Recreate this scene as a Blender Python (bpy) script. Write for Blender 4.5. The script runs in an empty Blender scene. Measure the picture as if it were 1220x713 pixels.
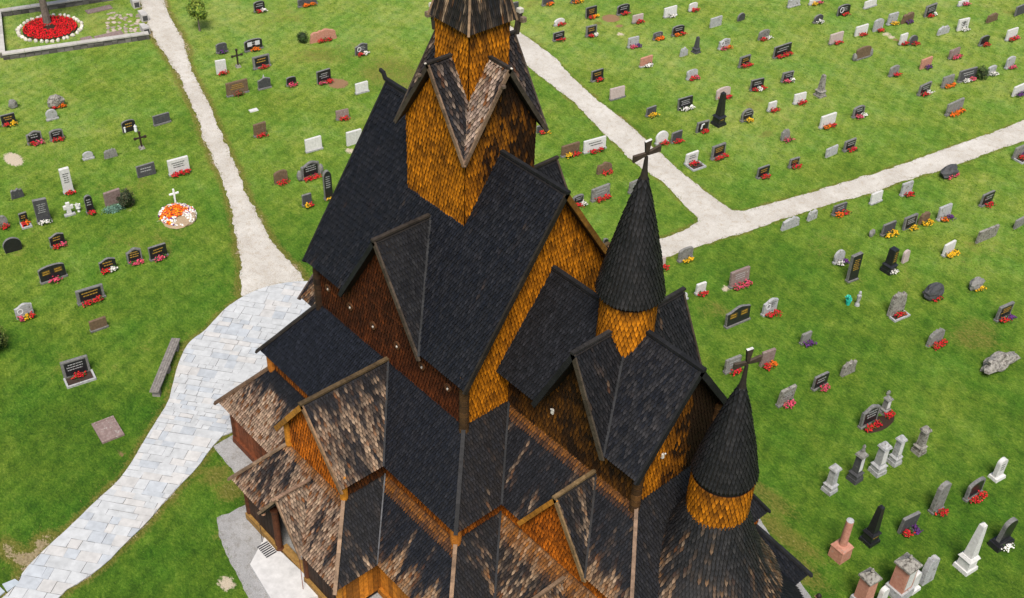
# Aerial view of a tarred wooden stave church in its churchyard (world in metres, x = east, y = north).
CAM_C = [25.266, -21.5319, 34.75]
CAM_R = [0.6633687550600991, 0.747514350994633, 0.034120226656441724]
CAM_U = [-0.48252208263549756, 0.39246434971229627, 0.7830352316301014]
CAM_F = [-0.5719391004111508, 0.535904869600918, -0.6210407685159699]
CAM_LENS = 41.3608
SKY = 0.15
SUN = 4.8
PATH_UPPER = [(-50.75, 11.88), (-47.38, 10.54), (-44.19, 9.31), (-41.93, 8.58), (-39.06, 7.91), (-36.37, 7.3), (-33.41, 6.29), (-30.88, 5.48), (-28.01, 4.42), (-25.04, 3.52), (-22.26, 2.42), (-19.74, 1.29), (-17.43, 0.18), (-16.26, -0.53),
 (-14.88, -1.51), (-12.62, -0.62), (-13.89, 1.66), (-14.76, 1.86), (-16.67, 2.0), (-18.58, 2.39), (-21.19, 3.12), (-24.11, 4.15), (-28.1, 5.49), (-31.72, 6.8), (-33.3, 7.26), (-36.59, 8.28), (-39.05, 9.38), (-42.76, 10.55),
 (-46.48, 11.71), (-49.91, 12.99)]
PATH_CROSS = [(-38.15, 29.81), (-29.22, 28.03), (-26.47, 27.67), (-23.78, 27.24), (-20.97, 26.21), (-18.07, 25.4), (-15.54, 25.0), (-12.7, 24.24), (-9.49, 23.27), (-7.47, 22.94), (-5.97, 22.65), (-4.63, 22.66), (-4.25, 24.29), (-3.76, 26.06),
 (-3.29, 28.04), (-2.72, 30.19), (-1.97, 33.81), (-1.29, 37.55), (-0.63, 40.91), (-0.34, 42.88), (0.03, 45.3), (0.78, 50.72), (2.57, 47.22), (1.16, 41.79), (0.63, 39.6), (0.17, 36.93), (-0.11, 35.29), (-0.84, 32.69),
 (-1.26, 29.86), (-1.85, 28.06), (-2.25, 26.27), (-2.79, 23.95), (-3.09, 22.36), (-3.51, 20.51), (-3.92, 18.72), (-4.26, 17.04), (-4.46, 15.34), (-4.56, 13.37), (-6.2, 13.85), (-5.97, 15.71), (-5.72, 17.3), (-5.5, 18.4),
 (-5.38, 19.63), (-5.51, 20.57), (-6.32, 20.81), (-7.47, 21.16), (-8.94, 21.7), (-10.05, 21.82), (-11.21, 21.89), (-12.9, 22.28), (-15.06, 22.93), (-16.85, 23.49), (-18.8, 24.12), (-20.88, 24.47), (-23.42, 24.89), (-26.1, 25.78),
 (-30.64, 27.01), (-38.7, 29.08)]
PAVED = [(-13.98, 1.73), (-14.57, 0.72), (-14.87, -0.27), (-14.86, -1.31), (-14.61, -2.37), (-14.13, -3.27), (-13.75, -3.99), (-13.61, -4.65), (-13.3, -5.19), (-12.45, -6.04), (-11.39, -6.88), (-10.63, -7.47), (-9.83, -8.56),
 (-9.01, -9.6), (-8.3, -10.49), (-7.84, -11.23), (-7.47, -12.31), (-6.99, -13.43), (-6.49, -14.78), (-6.03, -15.84), (-5.66, -16.1), (-5.37, -16.83), (-4.78, -18.95), (-3.23, -17.12), (-4.27, -15.16), (-4.27, -14.43),
 (-4.45, -13.37), (-4.85, -12.47), (-5.27, -11.27), (-5.79, -10.29), (-6.03, -9.74), (-6.56, -8.4), (-7.13, -7.53), (-7.57, -6.52), (-6.9, -5.5), (-6.9, 6.5), (-9, 8)]
GRAVEL_RING = [(-7.2, -7.35), (-6.36, -7.43), (-5.2, -7.5), (-3.6, -7.6), (-3.82, -9.19), (-3.0, -9.6), (-1.78, -9.83), (0.17, -10.25), (2.5, -10.6), (4.2, -9.6), (4.6, -7.9), (8.0, -7.5), (8.6, -6.0), (13.8, -5.7), (16.2, -3.5), (16.8, 0),
 (16.0, 3.2), (14.2, 5.0), (12.38, 5.6), (10.75, 6.3), (9.42, 6.9), (8.2, 7.9), (-7.6, 7.9)]
PATCHES = [(-33.05, -4.51, 0.89, 0.45, 'p', 1.0), (-29.31, 14.26, 0.68, 0.66, 'b', 1.0), (-29.94, 14.15, 0.51, 0.41, 'b', 0.8), (-22.46, 10.27, 0.47, 0.37, 'p', 0.7), (-25.59, 34.26, 0.68, 0.76, 'b', 0.9),
 (-24.41, 33.87, 0.38, 0.46, 'b', 0.7), (-25.49, 32.46, 0.48, 0.46, 'p', 0.5), (-25.6, 32.97, 0.38, 0.35, 'd', 0.9), (-23.48, 33.0, 0.38, 0.28, 'p', 0.8), (-12.33, 47.51, 0.39, 0.47, 'p', 0.7),
 (-11.78, 47.39, 0.29, 0.41, 'p', 0.7), (-11.38, 47.29, 0.29, 0.35, 'b', 0.7), (-0.78, 17.08, 0.28, 0.33, 'p', 0.8), (-0.9, -10.5, 0.5, 0.36, 'p', 0.75), (-5.79, -8.03, 0.55, 0.82, 'd', 0.8), (-4.66, -8.07, 0.65, 0.65, 'd', 0.9),
 (-6.9, -14.65, 0.61, 0.67, 'd', 1.0), (-6.59, -15.5, 0.5, 0.48, 'd', 1.1), (-7.35, -15.8, 0.81, 0.43, 'd', 1.0), (-9.2, -10.35, 0.33, 0.3, 'b', 0.6), (-22.85, -1.28, 0.28, 0.42, 'p', 0.5), (-24.6, -2.0, 0.21, 0.3, 'p', 0.55),
 (-24.5, -2.61, 0.21, 0.21, 'p', 0.5), (8.99, 7.96, 2.25, 0.54, 'd', 0.72), (10.64, 6.93, 2.18, 0.59, 'd', 0.74), (12.24, 6.03, 1.58, 0.63, 'd', 0.74), (5.71, 29.96, 1.48, 2.66, 'd', 0.28), (8.91, 23.83, 1.21, 1.41, 'd', 0.6),
 (-28.07, 17.62, 3.47, 2.6, 'd', 0.62), (-32.44, 17.57, 2.68, 3.22, 'd', 0.4), (-31.67, 6.21, 2.43, 0.68, 'd', 0.35), (-17.32, -1.83, 2.65, 0.8, 'd', 0.25), (-32.38, -3.67, 2.24, 2.69, 'd', 0.35),
 (-0.05, 15.3, 1.01, 1.01, 'd', 0.5), (0.03, 24.09, 1.47, 1.76, 'd', 0.35), (-45.3, 7.24, 1.26, 1.62, 'd', 0.5), (-8.89, 30.44, 0.5, 0.9, 'd', 0.6), (3.09, 26.7, 1.46, 1.76, 'd', 0.25), (-3.59, -7.79, 0.54, 0.39, 'd', 0.6),
 (-2.96, -9.63, 0.42, 0.31, 'd', 0.5), (-20.11, -2.03, 3.4, 0.41, 'd', 0.25), (-19.76, 33.99, 2.8, 3.35, 'd', 0.2), (-30.67, 25.92, 3.78, 5.67, 'd', 0.3), (-39.2, 16.89, 1.86, 3.36, 'd', 0.35)]
STEP_SLAB = [(-1.75, -8.35), (-1.0, -9.45), (1.1, -9.75), (1.9, -8.1)]
GRATE = [-1.2, -8.62]
EDGE_SLABS = [[(-5.95, -16.62), (-5.88, -16.18), (-5.62, -16.11), (-5.52, -16.62)], [(-5.91, -17.09), (-5.9, -16.73), (-5.57, -16.68), (-5.45, -17.1)]]
MISC = {'bed': (-46.78, 3.88, 2.0),
 'bed_tree': (-47.45, 4.02),
 'bench': (-12.42, -6.59, 2.374, 3.49),
 'bush_c': (-18.46, -11.76),
 'bush_e': (-35.26, 15.67),
 'bush_j': (-4.76, 46.86),
 'cobbles': [(-44.11, 6.35), (-42.15, 8.1), (-47.0, 7.97)],
 'conifer': (-25.03, -1.92),
 'cross_a': (-29.81, 1.42),
 'cross_b': (-34.89, 10.65),
 'cross_w': (-23.85, 0.18),
 'figure': (4.09, 21.0),
 'flats': [(-10.72, -10.17, 0.78, 1.15, 'BR', 'framed flat grave slab of mottled pinkish stone in the lawn'), (-29.64, 8.48, 0.5, 0.3, 'W', 'small flat white plaque lying in the grass'),
           (-47.57, 7.65, 1.7, 0.6, 'BR', 'long reddish flat slab at the far side of the walled plot'), (-43.62, 6.39, 1.8, 0.6, 'BR', 'reddish flat slab just inside the near plot wall'),
           (-44.04, 5.05, 0.7, 0.5, 'BR', 'small round flat stone beside the reddish slab')],
 'juniper': (-25.27, -2.35),
 'lanterns': [(-31.95, 1.5), (-31.66, 2.03)],
 'long_bed': (9.53, 14.92),
 'mound': (-22.67, -0.33),
 'person': (13.93, 4.27),
 'plot': [(-44.56, -0.18), (-41.74, 8.24), (-50.52, 2.07), (-47.93, 11.16)],
 'posts': [(-42.52, 8.42), (-44.37, 9.28), (-46.57, 9.83)],
 'small_tree': (-40.75, 11.32),
 'urn': (-26.21, -4.01),
 'vase': (3.77, 20.7)}
STONES = [(-38.36, -2.16, 0.57, 0.6, 'boulder', 'G', '', '', 'small round grey boulder behind a low black slab'), (-36.68, -3.14, 0.88, 0.7, 'slab', 'K', 'g', 'RY', 'low black slab in front of the small round boulder'),
 (-36.93, -0.17, 1.07, 0.82, 'boulder', 'L', '', 'RO', 'rough grey boulder stone just below the walled plot'), (-35.74, -1.02, 0.72, 0.71, 'round', 'S', '', '', 'pale bluish rounded stone touching the rough grey boulder'),
 (-33.88, -2.86, 0.92, 0.8, 'wave', 'KF', 'w', 'RP', 'black stone in a pale grey shoulder frame'), (-33.48, -1.77, 0.84, 0.7, 'arch', 'KF', 'w', 'R', 'black arched stone beside the pale framed one'),
 (-31.86, 1.77, 0.88, 0.76, 'arch', 'K', 'g', '', 'black arched stone flanked by two white lanterns'), (-31.49, 3.61, 1.11, 0.65, 'slab', 'D', '', '', 'plain dark slab nearest the upper gravel path'),
 (-30.55, -1.35, 0.64, 0.48, 'round', 'S', '', '', 'smallest pale rounded stone below the iron cross'), (-29.95, -0.32, 0.84, 0.58, 'rough', 'G', '', '', 'low rough grey stone below the iron cross'),
 (-27.06, 0.3, 1.11, 0.74, 'slab', 'D', 'w', '', 'wide dark slab next to the white slab with red flowers'), (-26.2, 1.78, 1.28, 1.0, 'slab', 'W', 'k', 'RRR', 'white slab with three red flower balls beside the path'),
 (-28.1, -3.62, 0.57, 1.61, 'narrow', 'W', 'k', 'R', 'tall narrow white stone standing alone'), (-29.28, -5.87, 0.72, 0.62, 'rough', 'D', '', '', 'low dark rough stone near the bare sand patch'),
 (-26.35, -5.75, 0.75, 1.48, 'narrow', 'D', 'w', 'W', 'tall dark grey slab beside the white cross stone'), (-26.12, -4.51, 0.55, 0.82, 'cross', 'W', '', '', 'short white cross-shaped stone'),
 (-25.67, -3.59, 0.43, 1.13, 'arch', 'K', 'w', 'R', 'slim black round-topped stone beside the blue-green planting'), (-25.66, -2.34, 0.96, 0.93, 'slab', 'BR', '', '', 'reddish lichened stone on the blue-green planting'),
 (-26.9, -6.56, 0.45, 0.66, 'slab', 'K', 'g', 'RO', 'tiny black stone inside a narrow kerbed bed'), (-27.2, -7.51, 0.57, 0.71, 'round', 'G', '', 'R', 'round grey stone next to the tiny kerbed grave'),
 (-24.91, -7.98, 0.98, 0.85, 'round', 'K', '', '', 'black half-round stone on a grey plinth'), (-24.03, -6.11, 0.81, 0.76, 'wave', 'K', 'g', 'RP', 'black wavy-topped stone above the wide double stone'),
 (-21.55, -7.47, 1.39, 0.9, 'arch', 'K', 'G', 'P', 'wide black double stone with two gold panels'), (-20.67, -5.13, 0.88, 0.75, 'wave', 'K', 'g', 'RW', 'wavy black stone lowest in the row of three'),
 (-20.42, -3.85, 0.82, 0.86, 'wave', 'KF', 'g', 'P', 'black stone with blue-grey carved edge, middle of three'), (-20.02, -2.81, 1.0, 0.81, 'slab', 'K', 'g', 'P', 'square black slab uppermost in the row of three'),
 (-18.96, -6.83, 1.42, 0.84, 'slab', 'KF', 'g', 'RR', 'wide black slab with grey border over red begonias'), (-19.76, -9.66, 0.88, 0.78, 'wave', 'S', 'w', 'PYR', 'curved blue-grey stone with white scroll ornament'),
 (-16.84, -7.5, 0.86, 0.64, 'slab', 'BN', '', '', 'low plain brown slab between two wide black stones'), (-14.63, -9.6, 1.29, 0.92, 'slab', 'KF', 'w', 'R', 'black double stone in a pale kerb nearest the bench'),
 (-40.88, 15.99, 0.88, 0.78, 'arch', 'K', 'w', 'RW', 'black arched stone with white flowers nearest the small tree'), (-39.71, 19.05, 1.57, 0.55, 'slab', 'D', '', 'OO', 'dark slab behind bright orange flowers'),
 (-34.63, 16.87, 2.11, 0.88, 'rough', 'P', '', 'RR', 'wide reddish natural stone beside a round bush'), (-37.16, 10.88, 0.81, 0.69, 'arch', 'D', '', 'V', 'dark arched stone nearest the small tree trunk'),
 (-36.24, 12.64, 1.36, 0.81, 'arch', 'K', 'w', 'O', 'black double stone with two white plates'), (-33.88, 11.77, 1.27, 0.86, 'slab', 'KF', 'g', 'R', 'grey framed black slab beside the taller iron cross'),
 (-34.72, 9.42, 0.73, 0.97, 'slab', 'W', '', 'R', 'upright white slab at the gravel path with red flower'), (-31.84, 8.8, 1.53, 0.95, 'slab', 'BN', 'g', 'B', 'wide bronze-brown double slab'),
 (-31.48, 10.44, 0.89, 0.79, 'wave', 'D', '', '', 'dark stone with a small pointed finial on top'), (-30.85, 11.94, 0.68, 0.62, 'arch', 'K', '', 'P', 'small black arched stone with a pink flower'),
 (-29.9, 13.68, 1.05, 0.91, 'slab', 'K', 'w', 'PR', 'black slab at the head of the bare earth grave'), (-27.45, 14.75, 0.94, 0.73, 'slab', 'W', '', '', 'blank white slab near the church roof edge'),
 (-31.6, 17.69, 0.99, 0.82, 'wave', 'D', 'w', 'RW', 'dark stone with white ring ornament and pink flowers'), (-26.92, 7.28, 0.83, 0.87, 'slab', 'BN', '', 'R', 'brown square slab with red flowers below the flat plaque'),
 (-25.61, 12.03, 0.89, 0.61, 'slab', 'BR', '', 'R', 'pinkish grey slab with one red flower at its corner'), (-23.68, 8.73, 1.1, 0.86, 'slab', 'W', '', '', 'white slab with a greyish urn beside the church'),
 (-22.88, 10.91, 1.08, 0.92, 'slab', 'W', '', '', 'white slab half hidden behind the roof with bare earth'), (-22.05, 5.53, 0.88, 0.79, 'arch', 'BN', '', 'R', 'brown-red arched stone with red flowers'),
 (-21.49, 7.03, 1.2, 1.06, 'wave', 'KF', 'w', 'RR', 'black wavy stone flanked by grey blocks'), (-19.12, 6.59, 0.49, 1.89, 'narrow', 'K', 'w', 'Y', 'tall slim black stone touching the roof edge'),
 (-19.37, 5.39, 0.58, 0.73, 'slab', 'D', '', 'YR', 'small grey stone with yellow and red flowers by the roof'), (-30.18, 29.57, 0.58, 0.86, 'narrow', 'D', '', '', 'dark narrow stone partly behind the spire'),
 (-29.81, 32.29, 1.06, 0.56, 'slab', 'D', '', 'O', 'dark slab with orange flowers closest to the spire'), (-28.89, 34.17, 1.0, 0.37, 'slab', 'D', '', 'OY', 'low stone with orange flowers at the very top'),
 (-26.5, 33.3, 1.06, 0.8, 'slab', 'K', 'g', 'ROY', 'black slab next to the long bare earth grave'), (-25.53, 35.44, 1.17, 0.74, 'arch', 'K', 'w', 'R', 'black arched stone at the head of the long bare grave'),
 (-24.0, 35.26, 1.01, 0.61, 'slab', 'PK', '', 'R', 'pinkish grey slab in front of the black arched stone'), (-23.26, 37.75, 1.2, 0.74, 'slab', 'W', '', 'W', 'clean white slab with small white stones at its foot'),
 (-22.93, 39.73, 0.82, 0.62, 'arch', 'W', '', 'R', 'small white rounded stone with red flowers at the top'), (-26.98, 30.74, 0.95, 0.49, 'round', 'W', '', 'R', 'low white fan-shaped stone with a red ball of flowers'),
 (-25.35, 29.13, 1.0, 0.6, 'slab', 'K', 'w', 'R', 'low black slab just above the diagonal path start'), (-24.47, 31.29, 0.95, 0.78, 'slab', 'KF', 'g', 'RW', 'grey-framed black stone with red flowers above the path'),
 (-21.63, 32.36, 0.96, 0.72, 'slab', 'S', '', 'PV', 'pale lilac stone with pink and white flowers'), (-21.4, 34.47, 0.84, 0.54, 'arch', 'D', 'w', 'OO', 'small dark arch with bright orange flowers'),
 (-21.0, 36.02, 1.09, 0.73, 'arch', 'K', 'w', 'OR', 'dark arch with orange flowers beside the small obelisk'), (-18.49, 35.04, 0.61, 1.25, 'obelisk', 'D', '', '', 'small grey obelisk beside a pale little stone'),
 (-18.68, 34.02, 0.68, 0.65, 'rough', 'S', '', '', 'pale little rough stone beside the small obelisk'), (-19.23, 31.03, 1.08, 0.7, 'slab', 'P', '', 'W', 'salmon pink slab with white flowers'),
 (-19.79, 27.19, 1.03, 0.75, 'slab', 'K', 'g', 'R', 'black slab with red flowers closest to the diagonal path'), (-17.35, 26.49, 1.21, 0.8, 'slab', 'PK', '', '', 'weathered pale stone without flowers by the diagonal path'),
 (-16.25, 32.1, 0.95, 0.64, 'arch', 'S', 'w', 'RP', 'blue-grey stone with one big red flower ball'), (-14.66, 26.61, 0.8, 0.62, 'slab', 'D', '', 'Y', 'dark grey stone with yellow flowers'),
 (-13.92, 28.85, 1.24, 0.8, 'slab', 'K', 'w', 'WW', 'black slab with white lily flowers'), (-12.06, 24.75, 0.96, 0.83, 'round', 'W', '', 'R', 'white round stone paired with a black slab'),
 (-11.67, 25.54, 0.85, 0.72, 'slab', 'D', '', 'R', 'dark slab paired with the white round stone'), (-11.49, 27.61, 1.01, 0.73, 'slab', 'KF', 'W', 'R', 'black slab with white figure beside the black obelisk'),
 (-14.42, 19.7, 1.32, 0.76, 'slab', 'BN', '', 'YR', 'olive brown slab with yellow and red flowers'), (-13.88, 21.11, 1.65, 0.82, 'slab', 'W', 'k', 'RR', 'wide white slab near the diagonal path'),
 (-17.26, 20.14, 0.79, 0.5, 'slab', 'D', '', 'RY', 'low stone with red-yellow flowers at the tower eave'), (-11.89, 19.92, 1.13, 0.7, 'rough', 'BN', '', 'R', 'brown-grey lichened slab with a red flower'),
 (-10.19, 17.89, 1.37, 0.8, 'slab', 'G', 'w', 'RR', 'grey slab with two red flower balls by the church'), (-9.51, 19.78, 0.82, 0.75, 'slab', 'G', 'w', '', 'grey slab behind the turret cross'),
 (-10.55, 16.55, 0.78, 0.64, 'arch', 'KF', 'w', 'RW', 'small arched stone peeking over the church ridge'), (-7.13, 15.2, 0.32, 0.31, 'rough', 'K', '', '', 'tiny black marker beside the church gable'),
 (-9.53, 24.43, 0.95, 0.77, 'slab', 'W', 'k', 'R', 'white stone in a kerbed bed beside the path'), (-8.99, 26.12, 1.17, 0.88, 'slab', 'KF', 'g', 'RR', 'grey and black stone with gold and a red flower row'),
 (-19.02, 46.0, 1.24, 0.56, 'slab', 'S', '', '', 'pale blue slab at the top edge'), (-18.36, 47.56, 1.17, 0.38, 'slab', 'W', '', 'YP', 'pale stone with yellow and pink flowers at the top edge'),
 (-16.0, 47.7, 1.26, 0.81, 'arch', 'K', 'w', 'R', 'black arched stone with pale ring and red flowers'), (-20.28, 39.05, 1.13, 0.73, 'slab', 'S', '', '', 'plain blue-grey slab beside the small dark oval stone'),
 (-19.82, 41.16, 0.75, 0.62, 'round', 'D', '', '', 'small dark oval stone'), (-17.03, 40.15, 1.06, 0.73, 'arch', 'G', '', 'RW', 'grey arch with red and white flowers'),
 (-16.35, 45.26, 0.96, 0.62, 'round', 'D', '', 'W', 'dark oval stone with white flowers'), (-13.62, 43.56, 1.28, 0.79, 'slab', 'PK', '', 'R', 'grey-pink slab with a wide red flower ball'),
 (-17.77, 36.97, 1.02, 0.72, 'wave', 'S', 'k', 'PO', 'blue-grey stone with white heart ornament and pink flowers'), (-14.7, 39.17, 1.76, 0.84, 'slab', 'K', 'w', 'RRR', 'wide black slab almost covered by red begonias'),
 (-15.32, 36.07, 1.08, 0.77, 'slab', 'KF', 'g', 'RR', 'black stone with gold relief and red flowers'), (-12.3, 36.63, 1.0, 0.7, 'slab', 'KF', 'w', 'PW', 'grey-framed stone with pink and white flowers'),
 (-12.79, 34.23, 1.12, 0.75, 'slab', 'K', 'w', 'RWR', 'black slab with red, white and red flowers'), (-13.39, 31.73, 1.22, 0.75, 'arch', 'PK', '', 'RR', 'pinkish arch right behind the black obelisk tip'),
 (-11.39, 29.0, 0.89, 2.36, 'obelisk', 'K', '', '', 'tall black obelisk on a square pedestal'), (-10.68, 30.7, 0.98, 0.85, 'round', 'KF', 'w', 'Y', 'black oval stone with a yellow flower'),
 (-10.51, 32.87, 0.73, 0.63, 'slab', 'W', '', 'R', 'small white slab with red flowers'), (-10.04, 34.98, 1.05, 0.69, 'slab', 'W', '', 'R', 'pale slab with a low red flower row'),
 (-9.76, 36.71, 0.77, 1.62, 'obelisk', 'L', '', '', 'rough brownish lichen-covered obelisk'), (-7.22, 33.97, 1.32, 0.85, 'slab', 'W', '', 'OR', 'wide white slab above an orange-red flower bed'),
 (-7.82, 30.73, 0.7, 0.73, 'rough', 'G', '', 'P', 'thin grey leaning stone with dull pink flowers'), (-15.57, 50.29, 1.4, 0.57, 'slab', 'W', '', '', 'plain white slab cut by the top edge'),
 (-13.0, 49.19, 1.01, 0.87, 'narrow', 'S', '', 'Y', 'upright cream stone with yellow flowers'), (-12.5, 50.28, 1.3, 0.81, 'rough', 'BN', '', 'V', 'rough brown-grey stone beside the cream upright stone'),
 (-12.13, 52.53, 1.34, 0.88, 'slab', 'KF', 'w', 'RW', 'black and white stone with red-white flowers near the top'), (-11.66, 56.12, 1.3, 0.38, 'slab', 'W', '', 'P', 'white stone with pink flowers at the top edge'),
 (-8.87, 55.25, 1.29, 0.69, 'rough', 'BN', '', '', 'plain grey-brown slab standing alone'), (-8.23, 57.87, 1.23, 0.76, 'slab', 'D', '', '', 'dark slab in the upper corner'),
 (-12.99, 47.49, 0.99, 0.92, 'arch', 'S', 'w', 'R', 'tall blue-grey arch at the head of a strip of earth'), (-13.32, 46.0, 1.23, 0.74, 'slab', 'W', '', 'R', 'bright white slab with dark red flowers'),
 (-10.73, 47.11, 0.71, 0.79, 'narrow', 'W', '', 'R', 'narrow white stone sharing a dark bed'), (-10.3, 47.66, 0.9, 0.67, 'round', 'D', '', 'R', 'dark rounded stone sharing the bed with the narrow white one'),
 (-9.89, 50.69, 1.21, 0.68, 'rough', 'S', '', '', 'pale rough broken-topped stone'), (-9.42, 52.36, 1.15, 0.87, 'slab', 'W', 'k', 'W', 'white stone with a dark cross mark'),
 (-6.54, 53.78, 1.26, 0.8, 'slab', 'W', '', 'RRP', 'white stone behind a big red flower bed near the edge'), (-7.24, 51.42, 0.94, 0.73, 'arch', 'K', '', 'R', 'small black arch with a red ball of flowers'),
 (-11.17, 43.14, 1.43, 0.9, 'arch', 'BK', '', '', 'dark brown arch between two rough grey blocks'), (-7.46, 48.14, 1.17, 0.66, 'slab', 'BR', '', 'PP', 'dark red slab with pink flowers'),
 (-7.83, 45.35, 1.21, 0.72, 'slab', 'P', '', 'V', 'plain salmon slab with a blue-violet bowl'), (-8.52, 42.77, 1.0, 0.71, 'arch', 'G', '', 'R', 'grey arch with a red flower on mown grass'),
 (-4.37, 49.8, 0.92, 0.84, 'arch', 'S', '', 'P', 'pale upright arch with pink flowers'), (-4.63, 47.96, 0.9, 0.66, 'arch', 'S', '', 'W', 'little pale stone behind the round green bush'),
 (-5.18, 45.96, 1.75, 0.83, 'slab', 'D', 'w', 'WP', 'pair of dark panels in front of the round green bush'), (-5.52, 44.25, 1.19, 0.76, 'slab', 'G', '', 'OO', 'grey slab with a bright orange flower bed'),
 (-5.9, 42.17, 1.24, 0.76, 'slab', 'KF', 'w', 'RW', 'black slab with a big white flower beside red ones'), (-2.1, 46.86, 1.24, 0.7, 'slab', 'W', '', 'VV', 'white stone with a purple flower bed'),
 (-3.34, 41.51, 1.71, 0.86, 'slab', 'G', '', 'OOO', 'wide grey slab over a broad orange flower bed'), (-6.78, 36.47, 1.06, 0.74, 'arch', 'KF', 'w', 'PW', 'black and white arch with pink flowers on open grass'),
 (-5.03, 31.4, 1.05, 0.61, 'slab', 'S', '', '', 'pale grey slab without flowers next to a black one'), (-6.09, 26.51, 0.97, 0.71, 'slab', 'K', 'g', 'R', 'black slab with large gold relief near the path bend'),
 (-5.66, 28.73, 0.81, 0.6, 'slab', 'KF', 'g', 'R', 'small black slab with orange-red flowers'), (-4.78, 32.75, 1.0, 0.72, 'slab', 'KF', 'w', 'R', 'black and grey slab with one red ball of flowers'),
 (-2.0, 23.71, 1.34, 0.74, 'rough', 'S', '', '', 'pale cloudy double stone at the path edge'), (-1.75, 25.25, 0.75, 0.64, 'rough', 'S', '', '', 'pale narrow stone beside the pale cloudy double stone'),
 (-1.18, 26.84, 1.03, 0.64, 'slab', 'D', 'w', 'OR', 'dark slab with orange-red flowers at the path edge'), (1.46, 23.21, 0.78, 0.78, 'round', 'S', '', 'WV', 'pale round stone ringed with white and violet flowers'),
 (-3.59, 17.3, 0.99, 0.78, 'arch', 'G', '', 'Y', 'grey arch with yellow flowers where the path meets the church'), (-3.91, 15.91, 0.48, 0.62, 'slab', 'PK', '', 'R', 'pale stone peeking out behind the spired turret'),
 (0.46, 34.88, 1.46, 0.72, 'boulder', 'D', '', 'PP', 'dark boulder stone with pink flowers at the path edge'), (-0.55, 29.3, 0.94, 0.7, 'slab', 'W', '', '', 'blank white slab at the path edge'),
 (0.02, 31.32, 0.9, 0.81, 'slab', 'S', '', 'R', 'pale slab with red flowers at the path edge'), (3.36, 33.92, 1.07, 0.81, 'slab', 'K', 'w', 'R', 'black slab leaning back with red flowers'),
 (1.9, 40.01, 1.27, 0.78, 'slab', 'G', '', 'RV', 'grey stone behind a dark red and violet bed'), (1.17, 26.45, 0.44, 0.48, 'boulder', 'G', '', '', 'tiny grey marker stone'),
 (1.57, 27.3, 1.03, 0.74, 'slab', 'D', '', 'YY', 'dark grey slab, first of three with yellow flowers'), (1.99, 28.67, 1.12, 0.8, 'slab', 'KF', 'w', 'Y', 'black grey-rimmed slab, middle of three with yellow flowers'),
 (2.2, 29.68, 0.87, 0.75, 'rough', 'BN', '', 'YY', 'brown-grey stone, last of three with yellow flowers'), (2.66, 30.88, 1.02, 0.86, 'slab', 'S', '', 'OV', 'pale slab with orange and violet flowers'),
 (5.15, 30.91, 1.69, 0.8, 'slab', 'L', '', '', 'wide weathered mossy slab without flowers'), (5.64, 33.34, 0.92, 0.59, 'slab', 'G', '', '', 'grey slab cut by the frame edge'),
 (4.59, 28.22, 0.97, 0.74, 'slab', 'W', '', 'YYY', 'white stone behind a round yellow flower ball'), (3.54, 24.55, 0.91, 1.77, 'pillar', 'KB', 'g', 'W', 'tall black pillar on a pedestal with white flowers'),
 (3.6, 25.86, 0.5, 0.78, 'arch', 'PK', '', '', 'small white and pink rounded stone by the black pillar'), (2.81, 22.46, 0.7, 1.7, 'narrow', 'K', 'g', '', 'tall narrow black slab above the grave lantern'),
 (-0.53, 17.8, 1.31, 0.97, 'slab', 'BR', 'w', 'PPP', 'grey-brown double stone with a row of pink flowers'), (-1.29, 15.82, 0.63, 0.66, 'slab', 'W', '', 'R', 'small white slab nearest the chancel roof'),
 (-1.46, 14.79, 0.47, 0.46, 'round', 'W', '', '', 'white rounded stone beside the dormer ridge'), (1.34, 15.43, 1.6, 1.01, 'wave', 'K', 'gg', '', 'wide black double stone with gold reliefs and no flowers'),
 (1.82, 17.2, 0.96, 0.91, 'wave', 'S', 'k', 'RR', 'pale grey stone with ring ornament and red flowers'), (4.25, 16.79, 0.63, 0.65, 'slab', 'G', '', 'V', 'small grey slab with a violet flower pot'),
 (4.07, 14.2, 0.84, 0.9, 'slab', 'BR', '', 'RO', 'reddish stone with big red flowers beside the far spire cross'), (3.34, 12.68, 0.97, 0.79, 'slab', 'G', 'w', 'R', 'grey slab behind the front turret cross'),
 (6.19, 12.82, 1.0, 0.99, 'slab', 'L', 'w', 'P', 'lichened grey square stone near the front turret'), (6.52, 14.83, 0.94, 0.79, 'slab', 'K', 'w', 'P', 'low black slab with small pink flowers'),
 (6.8, 16.55, 0.92, 0.85, 'rough', 'L', '', '', 'rough lichened stone without flowers beside the low black slab'), (5.72, 21.89, 1.03, 1.48, 'rough', 'L', '', 'R', 'tall rough grey stone with a red flower wreath'),
 (6.13, 24.42, 1.32, 0.87, 'boulder', 'D', '', 'R', 'dark boulder stone with small red flowers'), (7.07, 26.74, 1.0, 0.67, 'boulder', 'G', '', 'Y', 'pale rounded boulder with yellow flowers'),
 (9.18, 25.63, 1.09, 0.92, 'slab', 'KF', 'g', 'RV', 'black framed slab with red and violet flowers'), (8.13, 21.44, 1.12, 0.91, 'rough', 'G', '', 'RR', 'leaning grey stone with orange-red flowers'),
 (10.92, 22.27, 2.03, 0.75, 'boulder', 'L', '', '', 'large jagged boulder covered in pale lichen'), (8.77, 16.79, 0.25, 0.25, 'boulder', 'G', '', '', 'tiny pale stone in the mown grass'),
 (9.31, 14.5, 1.06, 1.13, 'wave', 'KF', 'w', 'RR', 'black wavy stone in the long red flower bed'), (9.35, 15.68, 0.59, 1.04, 'pillar', 'G', 'P', 'RR', 'little panelled pillar in the long red flower bed'),
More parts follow.
